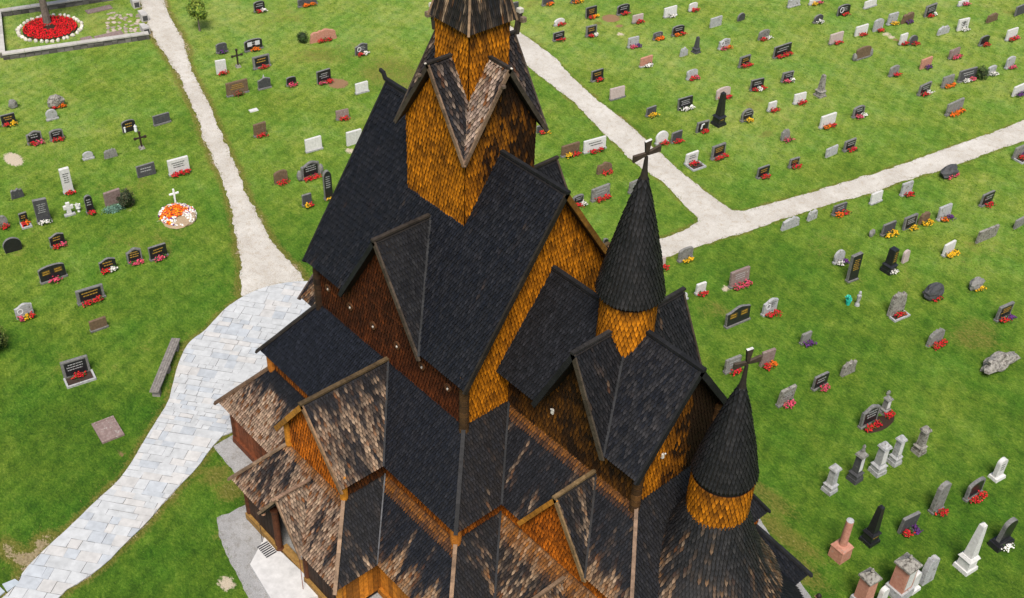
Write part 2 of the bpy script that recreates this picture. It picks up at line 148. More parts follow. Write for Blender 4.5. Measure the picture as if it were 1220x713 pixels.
 (11.66, 14.78, 0.67, 1.62, 'pillar', 'L', '', '', 'rough lichened column at the end of the pillar row'), (11.36, 13.46, 0.65, 1.71, 'pillar', 'PW', 'P', '', 'pinkish pillar with long white panel, fourth of the row'),
 (11.21, 12.48, 0.78, 1.85, 'pillar', 'PW', 'P', '', 'broad pillar with wide white panel, third of the row'), (10.86, 11.41, 0.71, 1.8, 'pillar', 'DB', 'P', '', 'dark pillar with white panel and carved urn'),
 (10.56, 10.13, 0.7, 1.6, 'pillar', 'PW', '', '', 'pale pinkish pillar with a wide cap, first of the row'), (14.53, 16.03, 0.67, 1.17, 'tablet', 'W', 'k', '', 'white tablet on a little white base'),
 (14.43, 14.35, 1.11, 0.98, 'arch', 'KF', '', 'RR', 'dark arched slab leaning back with reddish flowers'), (13.91, 12.56, 0.72, 1.7, 'narrow', 'G', '', 'R', 'tall pointed grey slab with red flowers'),
 (12.84, 7.66, 0.89, 2.22, 'column', 'P', '', '', 'red granite column on a square pedestal'), (13.13, 9.2, 0.75, 2.22, 'obelisk', 'K', '', '', 'dark weathered obelisk beside the red granite column'),
 (13.7, 10.78, 0.95, 0.92, 'slab', 'D', '', 'RV', 'dark slab seen edge-on with red and violet flowers'), (16.23, 10.9, 0.84, 2.76, 'obelisk', 'W', '', '', 'tall whitish obelisk on a moulded pedestal'),
 (16.5, 12.97, 0.71, 1.6, 'narrowp', 'KB', '', 'W', 'narrow black slab on a black base with white flowers'), (15.62, 9.2, 0.69, 1.55, 'rough', 'S', '', '', 'rough pale stone shaped like a worn cross'),
 (15.25, 7.95, 1.11, 2.22, 'monument', 'PW', 'P', '', 'pale monument with pyramid cap and white panel'), (14.68, 6.46, 0.92, 2.12, 'monument', 'P', '', '', 'red granite monument with pyramid cap and knob'),
 (15.12, 6.98, 0.5, 1.06, 'tablet', 'W', '', '', 'small white stone between the two capped monuments'), (15.47, 8.49, 0.56, 1.06, 'tablet', 'W', '', '', 'white block leaning on the pale capped monument')]
import bpy, bmesh, math, random
import numpy as np
from mathutils import Vector, Matrix, noise
R = math.radians
rng = random.Random(7)
scene = bpy.context.scene
col = scene.collection

# ------------------------------------------------------------------ helpers
class MB:
    """Collects faces with one colour per corner and one material slot per face; build() links them as one mesh object."""
    def __init__(s):
        s.v = []; s.f = []; s.c = []; s.m = []
    def face(s, pts, c=(1, 1, 1), m=0):
        n = len(s.v)
        s.v.extend([tuple(p) for p in pts])
        s.f.append(list(range(n, n + len(pts))))
        if isinstance(c, list): s.c.extend(c)
        else: s.c.extend([c] * len(pts))
        s.m.append(m)
    def box(s, p0, p1, c=(1, 1, 1), m=0, jit=0):
        x0, y0, z0 = p0; x1, y1, z1 = p1
        P = [(x0,y0,z0),(x1,y0,z0),(x1,y1,z0),(x0,y1,z0),(x0,y0,z1),(x1,y0,z1),(x1,y1,z1),(x0,y1,z1)]
        if jit: P = [tuple(a + rng.uniform(-jit, jit) for a in p) for p in P]
        for f in ((0,3,2,1),(4,5,6,7),(0,1,5,4),(1,2,6,5),(2,3,7,6),(3,0,4,7)): s.face([P[i] for i in f], c, m)
    def beam(s, a, b, w, h, c=(1, 1, 1), up=(0, 0, 1), m=0, off=0.0, ext=0.0):
        """a bar from a to b, w wide, h high (centre shifted by off along its up)"""
        a = Vector(a); b = Vector(b); d = (b - a).normalized()
        a = a - d * ext; b = b + d * ext
        side = d.cross(Vector(up)).normalized(); u = side.cross(d).normalized()
        a = a + u * off; b = b + u * off
        q = [(-1,-1),(1,-1),(1,1),(-1,1)]
        A = [a + side * (x*w/2) + u * (y*h/2) for x, y in q]; B = [b + side * (x*w/2) + u * (y*h/2) for x, y in q]
        s.face([A[3],A[2],A[1],A[0]], c, m); s.face(B, c, m)
        for i in range(4):
            j = (i+1) % 4
            s.face([A[i],A[j],B[j],B[i]], c, m)
    def revolve(s, prof, cx, cy, n=20, c=(1, 1, 1), m=0, cap=True):
        rings = [[(cx + r*math.cos(2*math.pi*i/n), cy + r*math.sin(2*math.pi*i/n), z) for i in range(n)] for r, z in prof]
        for a, b in zip(rings, rings[1:]):
            for i in range(n):
                j = (i+1) % n
                s.face([a[i],a[j],b[j],b[i]], c, m)
        if cap:
            s.face(rings[-1], c, m); s.face(rings[0][::-1], c, m)
    def prism(s, pts, nrm, t, c=(1, 1, 1), m=0):
        """a closed slab: polygon pts (seen from nrm) thickened by t away from nrm"""
        n = Vector(nrm).normalized() * t
        lo = [Vector(p) - n for p in pts]
        s.face(pts, c, m); s.face(lo[::-1], c, m)
        k = len(pts)
        for i in range(k):
            j = (i+1) % k
            s.face([pts[i], lo[i], lo[j], pts[j]], c, m)
    def blob(s, p, r, c, m=0, sz=None):
        x, y, z = p; rz = sz or r
        q = [(x+r*rng.uniform(.8,1.2),y,z),(x,y+r*rng.uniform(.8,1.2),z),(x-r,y,z),(x,y-r,z)]
        t = (x+rng.uniform(-.3,.3)*r, y+rng.uniform(-.3,.3)*r, z+rz); b = (x, y, z-rz)
        for i in range(4):
            j = (i+1) % 4
            k = rng.uniform(.75, 1.2); cc = tuple(min(1, a*k) for a in c)
            s.face([q[i],q[j],t], cc, m); s.face([q[j],q[i],b], tuple(a*.7 for a in cc), m)
    def build(s, name, mats, parent=None, smooth=False, loc=None):
        me = bpy.data.meshes.new(name)
        me.from_pydata(s.v, [], s.f)
        for mt in (mats if isinstance(mats, (list, tuple)) else [mats]): me.materials.append(mt)
        if len(set(s.m)) > 1 or (s.m and s.m[0]): me.polygons.foreach_set('material_index', s.m)
        at = me.attributes.new('Col', 'FLOAT_COLOR', 'CORNER')
        arr = np.ones((len(s.c), 4), dtype=np.float32); arr[:, :3] = np.array(s.c, dtype=np.float32).reshape(-1, 3)
        at.data.foreach_set('color', arr.ravel())
        if smooth: me.polygons.foreach_set('use_smooth', [True] * len(me.polygons))
        me.update()
        o = bpy.data.objects.new(name, me); col.objects.link(o)
        if parent: o.parent = parent
        if loc: o.location = loc
        return o

def tag(o, label=None, cat=None, group=None, kind=None):
    if label: o['label'] = label
    if cat: o['category'] = cat
    if group: o['group'] = group
    if kind: o['kind'] = kind
    return o

def empty(name, loc=(0, 0, 0), rz=0.0, label=None, cat=None, group=None):
    o = bpy.data.objects.new(name, None); col.objects.link(o)
    o.location = loc; o.rotation_euler = (0, 0, rz); o.empty_display_size = .3
    return tag(o, label, cat, group)

# ------------------------------------------------------------------ materials
def nodes(name):
    m = bpy.data.materials.new(name); m.use_nodes = True
    t = m.node_tree; b = t.nodes['Principled BSDF']
    return m, t, b
def N(t, kind, **kw):
    n = t.nodes.new(kind)
    for k, v in kw.items():
        if k in n.inputs: n.inputs[k].default_value = v
        else: setattr(n, k, v)
    return n
def ramp(t, fac, stops):
    r = t.nodes.new('ShaderNodeValToRGB'); e = r.color_ramp.elements
    while len(e) < len(stops): e.new(.5)
    for k, (p, c) in enumerate(stops): e[k].position = p; e[k].color = (*c, 1) if len(c) == 3 else c
    t.links.new(fac, r.inputs[0]); return r.outputs[0]
def mix(t, mode, fac, a, b):
    n = t.nodes.new('ShaderNodeMix'); n.data_type = 'RGBA'; n.blend_type = mode
    for sock, v in ((n.inputs[0], fac), (n.inputs[6], a), (n.inputs[7], b)):
        if hasattr(v, 'links') or hasattr(v, 'is_linked'): t.links.new(v, sock)
        elif isinstance(v, (int, float)): sock.default_value = v
        else: sock.default_value = (*v, 1)
    return n.outputs[2]
def attr_mat(name, rough=.6, scale=14.0, amt=.5, bump=.3, spec=.4, bscale=None, bdist=.01, stretch=(1, 1, 1)):
    """colour from the mesh's own Col attribute, broken up by noise in object space"""
    m, t, b = nodes(name)
    a = N(t, 'ShaderNodeAttribute', attribute_name='Col')
    tc = N(t, 'ShaderNodeTexCoord'); mp = N(t, 'ShaderNodeMapping'); mp.inputs['Scale'].default_value = stretch
    t.links.new(tc.outputs['Object'], mp.inputs[0])
    n = N(t, 'ShaderNodeTexNoise', Scale=scale, Detail=5.0, Roughness=.65); t.links.new(mp.outputs[0], n.inputs['Vector'])
    v = ramp(t, n.outputs[0], [(.28, (1-amt,)*3), (.72, (1+amt,)*3)])
    t.links.new(mix(t, 'MULTIPLY', 1.0, a.outputs[0], v), b.inputs['Base Color'])
    b.inputs['Roughness'].default_value = rough; b.inputs['Specular IOR Level'].default_value = spec
    if bump:
        n2 = N(t, 'ShaderNodeTexNoise', Scale=bscale or scale*3, Detail=4.0); t.links.new(mp.outputs[0], n2.inputs['Vector'])
        bp = N(t, 'ShaderNodeBump', Strength=bump, Distance=bdist); t.links.new(n2.outputs[0], bp.inputs['Height'])
        t.links.new(bp.outputs[0], b.inputs['Normal'])
    return m
def stone_mat(name, c1, c2, c3=None, rough=.75, scale=9.0, thr=.6, spec=.4):
    m, t, b = nodes(name)
    tc = N(t, 'ShaderNodeTexCoord')
    oi = N(t, 'ShaderNodeObjectInfo')
    ad = N(t, 'ShaderNodeVectorMath', operation='ADD'); sc = N(t, 'ShaderNodeVectorMath', operation='SCALE')
    sc.inputs['Scale'].default_value = 40.0
    cx = N(t, 'ShaderNodeCombineXYZ'); t.links.new(oi.outputs['Random'], cx.inputs[0]); t.links.new(oi.outputs['Random'], cx.inputs[2])
    t.links.new(cx.outputs[0], sc.inputs[0]); t.links.new(tc.outputs['Object'], ad.inputs[0]); t.links.new(sc.outputs[0], ad.inputs[1])
    n = N(t, 'ShaderNodeTexNoise', Scale=scale, Detail=6.0, Roughness=.7); t.links.new(ad.outputs[0], n.inputs['Vector'])
    c = ramp(t, n.outputs[0], [(.3, c1), (.7, c2)])
    if c3:
        n2 = N(t, 'ShaderNodeTexNoise', Scale=scale*.6, Detail=5.0, Roughness=.75); t.links.new(ad.outputs[0], n2.inputs['Vector'])
        c = mix(t, 'MIX', ramp(t, n2.outputs[0], [(thr-.05, (0, 0, 0)), (thr+.05, (1, 1, 1))]), c, c3)
    t.links.new(c, b.inputs['Base Color'])
    b.inputs['Roughness'].default_value = rough; b.inputs['Specular IOR Level'].default_value = spec
    bp = N(t, 'ShaderNodeBump', Strength=.35, Distance=.02); t.links.new(n.outputs[0], bp.inputs['Height']); t.links.new(bp.outputs[0], b.inputs['Normal'])
    return m

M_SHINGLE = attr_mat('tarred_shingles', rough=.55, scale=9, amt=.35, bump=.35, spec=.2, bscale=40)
M_WALL = attr_mat('tarred_wall_shingles', rough=.7, scale=9, amt=.4, bump=.3, spec=.12, bscale=40)
M_SPARE = attr_mat('weathered_timber', rough=.75, scale=7, amt=.45, bump=.4, spec=.25, bscale=30)
M_FLOWER = attr_mat('petals', rough=.75, scale=20, amt=.25, bump=0, spec=.2)
M_LEAF = attr_mat('leaves', rough=.7, scale=6, amt=.3, bump=0, spec=.3)
M_STONEATTR = attr_mat('cut_slate', rough=.8, scale=3.0, amt=.16, bump=.3, spec=.3, bscale=18)
STONE = {
 'K': stone_mat('polished_black_granite', (.009,.009,.011), (.02,.02,.022), rough=.32),
 'D': stone_mat('dark_grey_granite', (.03,.03,.034), (.065,.065,.067), (.14,.14,.12), thr=.64),
 'G': stone_mat('grey_granite', (.11,.107,.10), (.25,.24,.22), (.07,.065,.05), thr=.6),
 'S': stone_mat('pale_grey_stone', (.22,.225,.235), (.42,.415,.405), (.13,.12,.10), thr=.6),
 'W': stone_mat('white_marble', (.42,.41,.39), (.60,.59,.57), (.27,.25,.21), thr=.66),
 'P': stone_mat('red_granite', (.32,.13,.085), (.48,.24,.17), (.3,.25,.22), thr=.66),
 'PK': stone_mat('pink_grey_stone', (.32,.25,.23), (.46,.38,.35), (.2,.17,.15), thr=.64),
 'BR': stone_mat('reddish_grey_stone', (.13,.085,.075), (.26,.19,.17), (.34,.32,.29), thr=.62),
 'BN': stone_mat('brown_stone', (.08,.05,.028), (.17,.11,.065), (.25,.22,.18), thr=.67),
 'L': stone_mat('lichened_stone', (.13,.12,.105), (.33,.31,.27), (.07,.06,.05), thr=.55, scale=12),
 'RIM': stone_mat('rough_granite_rim', (.075,.073,.07), (.20,.195,.185), (.12,.11,.1), thr=.63),
 'BED': stone_mat('grave_soil', (.02,.012,.008), (.05,.03,.02), rough=.95),
}
INK = {'g': (.36, .21, .03), 'w': (.3, .3, .3), 'k': (.06, .06, .06), 'r': (.35, .1, .1)}
M_INK = attr_mat('lettering', rough=.5, scale=10, amt=.1, bump=0)
M_IRON = attr_mat('forged_iron', rough=.6, scale=12, amt=.3, bump=.2)

# ------------------------------------------------------------------ shingles
def clip2(poly, a, b):
    """keep the part of poly on the left of a->b"""
    out = []; n = len(poly)
    dx, dy = b[0]-a[0], b[1]-a[1]
    sd = [dx*(p[1]-a[1]) - dy*(p[0]-a[0]) for p in poly]
    for i in range(n):
        j = (i+1) % n
        if sd[i] >= 0: out.append(poly[i])
        if (sd[i] >= 0) != (sd[j] >= 0):
            k = sd[i] / (sd[i]-sd[j])
            out.append((poly[i][0]+k*(poly[j][0]-poly[i][0]), poly[i][1]+k*(poly[j][1]-poly[i][1])))
    return out

def lerp(a, b, k): return tuple(x+(y-x)*k for x, y in zip(a, b))

def shingles(mb, poly, fn, w=.108, e=.18, back=(.012,.010,.009), thick=.1, lift=.042, point=.5, grow=0.0):
    """tarred shingles laid in courses over the convex planar polygon poly (anticlockwise seen from outside), on a solid slab"""
    P = [Vector(p) for p in poly]
    n = Vector((0, 0, 0))
    for i in range(len(P)): n += (P[i]-P[0]).cross(P[(i+1) % len(P)]-P[0])
    n.normalize()
    u = Vector((0, 0, 1)).cross(n); u.normalize(); s = n.cross(u)
    if thick: mb.prism(P, n, thick, back)
    o = P[0]
    q = [((p-o).dot(u), (p-o).dot(s)) for p in P]
    u0 = min(a for a, _ in q); u1 = max(a for a, _ in q); v0 = min(b for _, b in q); v1 = max(b for _, b in q)
    L = 1.75*e; tp = point*e
    rows = int((v1-v0)/e)+2; cols = int((u1-u0)/w)+2
    H = max(1e-3, v1-v0)
    for j in range(-1, rows):
        off = (.5 if j % 2 else 0)*w + rng.uniform(-.1, .1)*w
        for i in range(-1, cols+1):
            cu = u0+i*w+off+rng.uniform(-.04, .04)*w; cv = v0+j*e-.3*e+rng.uniform(-.09, .09)*e
            hw = w*rng.uniform(.385, .44)
            sh = [(cu, cv), (cu+hw, cv+tp), (cu+hw, cv+L), (cu-hw, cv+L), (cu-hw, cv+tp)]
            inside = True
            for a, b in zip(q, q[1:]+q[:1]):
                d = [(b[0]-a[0])*(p[1]-a[1])-(b[1]-a[1])*(p[0]-a[0]) for p in sh]
                if max(d) <= 0: sh = []; break
                if min(d) < 0:
                    sh = clip2(sh, a, b); inside = False
                    if len(sh) < 3: break
            if len(sh) < 3: continue
            lb = lift*rng.uniform(.75, 1.3); lt = .004; tw = rng.uniform(-.1, .1)
            mid = o+u*cu+s*(cv+e)
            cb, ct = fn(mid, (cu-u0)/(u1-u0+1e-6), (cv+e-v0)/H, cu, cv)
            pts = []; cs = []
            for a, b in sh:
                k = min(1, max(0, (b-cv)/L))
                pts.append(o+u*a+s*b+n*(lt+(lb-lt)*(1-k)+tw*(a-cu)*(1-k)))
                cs.append(lerp(cb, ct, min(1, max(0, (k-.28)/.27))))  # colour runs dark up the shingle: painted shade below the next row
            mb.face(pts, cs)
            for x in range(len(sh)):
                y = (x+1) % len(sh)
                if (sh[y][0]-sh[x][0]) > .001 or not inside and sh[y][0] > sh[x][0]:
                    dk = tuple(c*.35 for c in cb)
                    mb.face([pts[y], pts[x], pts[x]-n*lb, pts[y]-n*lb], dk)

def ring_shingles(mb, prof, cx, cy, fn, w=.13, e=.16, lift=.042, point=.6, back=(.012,.01,.009)):
    """shingles around the surface of revolution with profile prof [(r, z) from the eave up]"""
    mb.revolve([(r, z) for r, z in prof], cx, cy, 40, back, cap=False)
    seg = []; tot = 0
    for a, b in zip(prof, prof[1:]):
        l = math.hypot(b[0]-a[0], b[1]-a[1]); seg.append((tot, l, a, b)); tot += l
    def at(d):
        d = min(max(d, 0 if d > 0 else d), tot)
        for t, l, a, b in seg:
            if d <= t+l+1e-6:
                k = (d-t)/l; return a[0]+(b[0]-a[0])*k, a[1]+(b[1]-a[1])*k, (b[0]-a[0])/l, (b[1]-a[1])/l
        return prof[-1][0], prof[-1][1], 0, 1
    rows = int(tot/e)+1; L = 1.75*e; tp = point*e
    for j in range(0, rows):
        d0 = j*e-.12*e
        r0 = at(d0+e)[0]; n = max(7, int(round(2*math.pi*r0/w))); ww = 2*math.pi/n
        for i in range(n):
            th = (i+(.5 if j % 2 else 0)+rng.uniform(-.05, .05))*ww; h = ww*rng.uniform(.37, .43)
            jt = rng.uniform(-.08, .08)*e; lb = lift*rng.uniform(.75, 1.3)
            r_, z_, _, _ = at(d0+e)
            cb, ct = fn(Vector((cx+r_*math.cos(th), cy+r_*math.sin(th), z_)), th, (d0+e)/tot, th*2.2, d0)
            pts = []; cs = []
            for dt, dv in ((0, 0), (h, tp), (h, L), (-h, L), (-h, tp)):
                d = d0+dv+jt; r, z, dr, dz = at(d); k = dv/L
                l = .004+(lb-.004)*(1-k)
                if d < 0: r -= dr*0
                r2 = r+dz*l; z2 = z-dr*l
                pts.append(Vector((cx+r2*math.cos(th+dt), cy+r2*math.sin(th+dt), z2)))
                cs.append(lerp(cb, ct, min(1, max(0, (k-.28)/.27))))  # ring shingles carry the same painted shade at their tops
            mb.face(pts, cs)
            dn = Vector((math.cos(th), math.sin(th), 0))*lb
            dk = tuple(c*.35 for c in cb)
            for x, y in ((4, 0), (0, 1)): mb.face([pts[y], pts[x], pts[x]-dn, pts[y]-dn], dk)

def fb(p, sx, sy, sz, seed=0.0):
    return noise.fractal(Vector((p.x*sx+seed, p.y*sy+seed*.7, p.z*sz+seed*1.3)), .9, 2.0, 3)

DARK = (.006,.007,.0098); DARK2 = (.016,.0155,.0165)
TAN = (.235,.128,.06); PALE = (.37,.26,.172); RUST = (.16,.062,.02); BRN = (.075,.036,.018)
def roof(bias=-.6, seed=0.0, low=0.0, high=0.0, dark=DARK, dark2=DARK2, topglow=0.0, tan=TAN, su=1.6, sv=.45, lo_edge=.35):
    """weathering of a tarred roof: bias = how much tar has worn off; low/high add wear at the eave / ridge; topglow: the sheltered orange strip under the eave above"""
    def f(p, fu, fv, um, vm):
        nn = lambda x, y, z: noise.fractal(Vector((x+seed*3.7, y, z+seed)), .9, 2.0, 3)
        h = .34*nn(um*su, vm*sv*.7, 0)+.5*nn(um*4.2, vm*.5, 5)+.2*nn(um*.3, vm*.3, 9)
        wv = bias+h+low*max(0, 1-fv/lo_edge)+high*max(0, (fv-.7)/.3)
        k = 1/(1+math.exp(-12*(wv+rng.uniform(-.19, .19))))
        d = lerp(dark, dark2, rng.random()**1.3); d = (d[0]*.56, d[1]*.58, d[2]*.66)
        q_ = rng.gauss(.1, .42)+.5*h; t = lerp(tan, PALE, min(1, q_)) if q_ > 0 else lerp(tan, RUST, min(1, -q_*1.8))
        kk = rng.uniform(.62, 1.1); t = tuple(a*kk for a in t)
        mm = rng.choice((1.2, 1.4, 1.6, 1.9)); c = lerp(tuple(a*mm for a in d), t, k)
        top = lerp(tuple(a*.2 for a in d), tuple(a*.12 for a in t), k*.7)  # near-black tops paint the shade of the overlapping shingles
        if topglow and fv > 1-topglow:
            g = min(1, (fv-(1-topglow))/(topglow*.6)); g *= rng.uniform(.4, 1)
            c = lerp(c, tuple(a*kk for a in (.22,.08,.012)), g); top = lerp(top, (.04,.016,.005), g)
        return c, top
    return f
GOLD = (.52,.178,.007)
def gold(amount=.9, seed=0.0, base=GOLD, dk=(.018,.008,.004), grad=None):
    """sun-burnt golden tar on the walls; amount = share still bright; shade is painted in under eaves and rows"""
    def f(p, fu, fv, um=0, vm=0):
        h = .45*fb(p, 1.2, 1.2, .8, seed)+.25*fb(p, 5, 5, 3, seed+3)
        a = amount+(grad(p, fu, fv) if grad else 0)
        a -= .35*max(0, (fv-.8)/.2)  # painted shade: wall colour darkens just below the eaves
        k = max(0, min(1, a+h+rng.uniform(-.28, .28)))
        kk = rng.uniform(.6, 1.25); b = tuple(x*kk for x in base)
        c = lerp(dk, b, k); t = lerp(tuple(x*.4 for x in dk), (b[0]*.10, b[1]*.05, b[2]*.1), k*.7)  # t is the painted-shade colour of the shingle's upper end
        return c, t
    return f
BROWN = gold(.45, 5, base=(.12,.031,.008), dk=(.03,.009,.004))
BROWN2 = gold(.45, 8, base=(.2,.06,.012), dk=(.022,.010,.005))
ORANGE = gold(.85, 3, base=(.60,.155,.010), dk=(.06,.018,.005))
# ------------------------------------------------------------------ the stave church
church = empty('stave_church', (0, 0, 0), 0, 'tall tarred wooden stave church with stepped shingle roofs, central tower and two spired turrets', 'church')
UP = (0, 0, 1)
def sh(mb, poly, fn, out=UP, **kw):
    P = [Vector(p) for p in poly]; n = Vector((0, 0, 0))
    for i in range(len(P)): n += (P[i]-P[0]).cross(P[(i+1) % len(P)]-P[0])
    if n.dot(Vector(out)) < 0: poly = poly[::-1]
    shingles(mb, poly, fn, **kw)
def my(poly): return [(x, -y, z) for x, y, z in poly]
def both(mb, poly, fs, fn_, **kw):
    sh(mb, poly, fs, **kw); sh(mb, my(poly), fn_, **kw)
WK = dict(w=.132, e=.205, thick=.1, lift=.04, point=.6)
BD = (.022,.017,.014); BT = (.17,.11,.075); BG = (.30,.15,.03); BDK = (.012,.012,.013)
def board(name, parent, bars, c, w=.16, h=.07, off=.05, ext=.05, up=UP):
    """a timber (ridge, hip or verge board) as one mesh of straight bars, split lengthwise so that its wear can vary"""
    mb = MB(); w *= .8; h *= .8; c = tuple(x*.72 for x in c)
    for a, b in bars:
        a = Vector(a); b = Vector(b); k = max(1, int((b-a).length/.45))
        for i in range(k):
            q = rng.uniform(.7, 1.25)
            mb.beam(a.lerp(b, i/k), a.lerp(b, (i+1)/k), w, h, tuple(x*q for x in c), up=up, off=off+rng.uniform(-.004, .004), ext=ext if k == 1 else .0015)
    return mb.build(name, M_SPARE, parent)
dark_roof = roof(-.85, 1)

# --- nave: walls
mb = MB()
for s in (-1, 1):
    o = (0, s, 0); y = 3.63*s
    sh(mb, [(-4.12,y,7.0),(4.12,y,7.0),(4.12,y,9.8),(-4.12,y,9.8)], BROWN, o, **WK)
nave_wall = mb.build('nave_wall', M_WALL, church)
mb = MB()
for s in (-1, 1):
    o = (s, 0, 0); x = 4.12*s
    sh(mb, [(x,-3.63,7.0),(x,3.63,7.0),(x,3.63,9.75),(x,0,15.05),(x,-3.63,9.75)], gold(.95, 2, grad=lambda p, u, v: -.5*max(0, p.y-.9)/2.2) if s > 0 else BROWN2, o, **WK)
mb.build('gable_wall', M_WALL, church)
for sx in (-1, 1):
    for sy in (-1, 1):
        z = 6.9; mb = MB()
        while z < 9.6:
            k = rng.uniform(.6, 1.2)
            mb.revolve([(.15, z), (.175, z+.04), (.16, z+.24), (.14, z+.25)], 4.14*sx, 3.65*sy, 12, (.05*k,.024*k,.007*k) if sx > 0 and sy < 0 else (.03*k,.014*k,.006*k)); z += .25
        mb.build('corner_post', M_SPARE, church)
# portholes under the south and north eaves
for s in (-1, 1):
    for i in range(6):
        x = -3.45+i*1.36; y = s*3.66
        f = MB(); n = 12
        for ring, (r0, r1, d0, d1) in enumerate([(.16, .16, 0, .06), (.16, .085, .06, .06), (.085, .085, .06, .01)]):
            for k in range(n):
                a0, a1 = 2*math.pi*k/n, 2*math.pi*(k+1)/n
                P = lambda r, d, a: (x+r*math.cos(a), y+s*d, 8.62+r*math.sin(a))
                q = [P(r0,d0,a0), P(r0,d0,a1), P(r1,d1,a1), P(r1,d1,a0)]
                f.face(q if s > 0 else q[::-1], (.07,.026,.008))
        fo = f.build('porthole', M_SPARE, church)
        g = MB(); g.face([(x+.085*math.cos(2*math.pi*k/10), y+s*.025, 8.62+.085*math.sin(2*math.pi*k/10)) for k in range(10)][::(1 if s < 0 else -1)], (.03,.03,.03))
        g.box((x-.02, min(y+s*.03, y+s*.07), 8.54), (x+.03, max(y+s*.03, y+s*.07), 8.60), (.45,.41,.36))
        g.build('pane', M_SPARE, fo)
# --- nave roof with its dormers
fS = roof(-.86, 11, low=.18); fE = roof(-.82, 12)
mb = MB()
for sx in (-1, 1):
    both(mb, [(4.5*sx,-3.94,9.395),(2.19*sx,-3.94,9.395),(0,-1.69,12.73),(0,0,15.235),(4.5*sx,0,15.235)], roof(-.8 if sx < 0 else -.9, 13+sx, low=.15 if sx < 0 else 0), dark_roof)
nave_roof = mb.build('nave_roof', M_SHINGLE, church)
board('ridge_board', nave_roof, [((-4.62,0,15.25),(4.6,0,15.25))], BDK, .17, .12)
for s in (-1, 1):
    board('verge_board', nave_roof, [((4.5,3.98*s,9.33),(4.5,0,15.24))], (.02,.015,.01) if s < 0 else (.2,.09,.012), .09, .22, -.04)
    board('verge_board', nave_roof, [((-4.5,3.98*s,9.33),(-4.5,0,15.24))], BDK, .09, .22, -.04)
mb = MB()   # carved finial on the west gable
mb.beam((-4.6,0,15.28),(-4.72,0,15.52),.11,.12,BDK); mb.beam((-4.7,0,15.48),(-4.9,0,15.52),.09,.13,BDK)
mb.build('finial', M_SPARE, nave_roof)
for s in (-1, 1):
    mb = MB()
    for sx in (-1, 1): sh(mb, [(0,1.69*s,12.73),(0,3.98*s,12.73),(2.19*sx,3.98*s,9.3),(2.19*sx,3.94*s,9.35)], roof(-.8, 20+sx, dark=(.008,.008,.009), dark2=(.018,.017,.016)))
    dr = mb.build('dormer_roof', M_SHINGLE, church)
    for sx in (-1, 1):
        board('verge_board', dr, [((2.25*sx,4.0*s,9.2),(0,4.0*s,12.74))], (.07,.05,.035) if sx > 0 else BDK, .09, .2, -.03)
        if s < 0: board('valley_board', dr, [((2.2*sx,-3.98,9.34),(0,-1.68,12.74))], (.02,.02,.021), .1, .03, .04)
    board('ridge_board', dr, [((0,1.75*s,12.75),(0,4.08*s,12.75))], (.035,.027,.02), .17, .1)
    mb = MB(); sh(mb, [(-1.99,3.63*s,9.6),(1.99,3.63*s,9.6),(0,3.63*s,12.6)], BROWN, (0, s, 0), **WK)
    mb.build('dormer_wall', M_WALL, church)

# --- central tower
a = 1.474
tower = empty('tower', (0, 0, 0)); tower.parent = church
def rot(p, k):
    x, y, z = p
    for _ in range(k): x, y = -y, x
    return (x, y, z)
# k = 0: south, 1: east, 2: north, 3: west
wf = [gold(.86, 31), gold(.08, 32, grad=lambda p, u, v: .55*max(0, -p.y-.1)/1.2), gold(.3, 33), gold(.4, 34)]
mb = MB()
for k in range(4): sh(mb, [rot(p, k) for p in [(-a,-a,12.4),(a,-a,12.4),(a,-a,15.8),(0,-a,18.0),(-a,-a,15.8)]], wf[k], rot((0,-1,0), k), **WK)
mb.build('belfry_wall', M_WALL, tower)
mb = MB()
for k in range(4):
    for s in (-1, 1):
        f = roof(-.25 if (k, s) in ((0, -1), (3, 1)) else -.3, 40+2*k+s, dark=(.018,.015,.013), tan=(.2,.13,.09), su=2.4, sv=.8)
        if (k, s) == (1, -1): f = roof(.12, 47, dark=(.016,.012,.010), tan=(.34,.25,.2), su=3, sv=.6)
        if (k, s) == (0, 1): f = roof(-.3, 49, dark=(.013,.011,.010), tan=(.32,.24,.19), su=3, sv=.6)
        sh(mb, [rot(p, k) for p in [(0,-.55,18.22),(0,-1.72,18.22),(1.72*s,-1.72,15.59),(.55*s,-.55,17.38)]], f, w=.12, e=.17, thick=.09)
tr = mb.build('gable_roof', M_SHINGLE, tower)
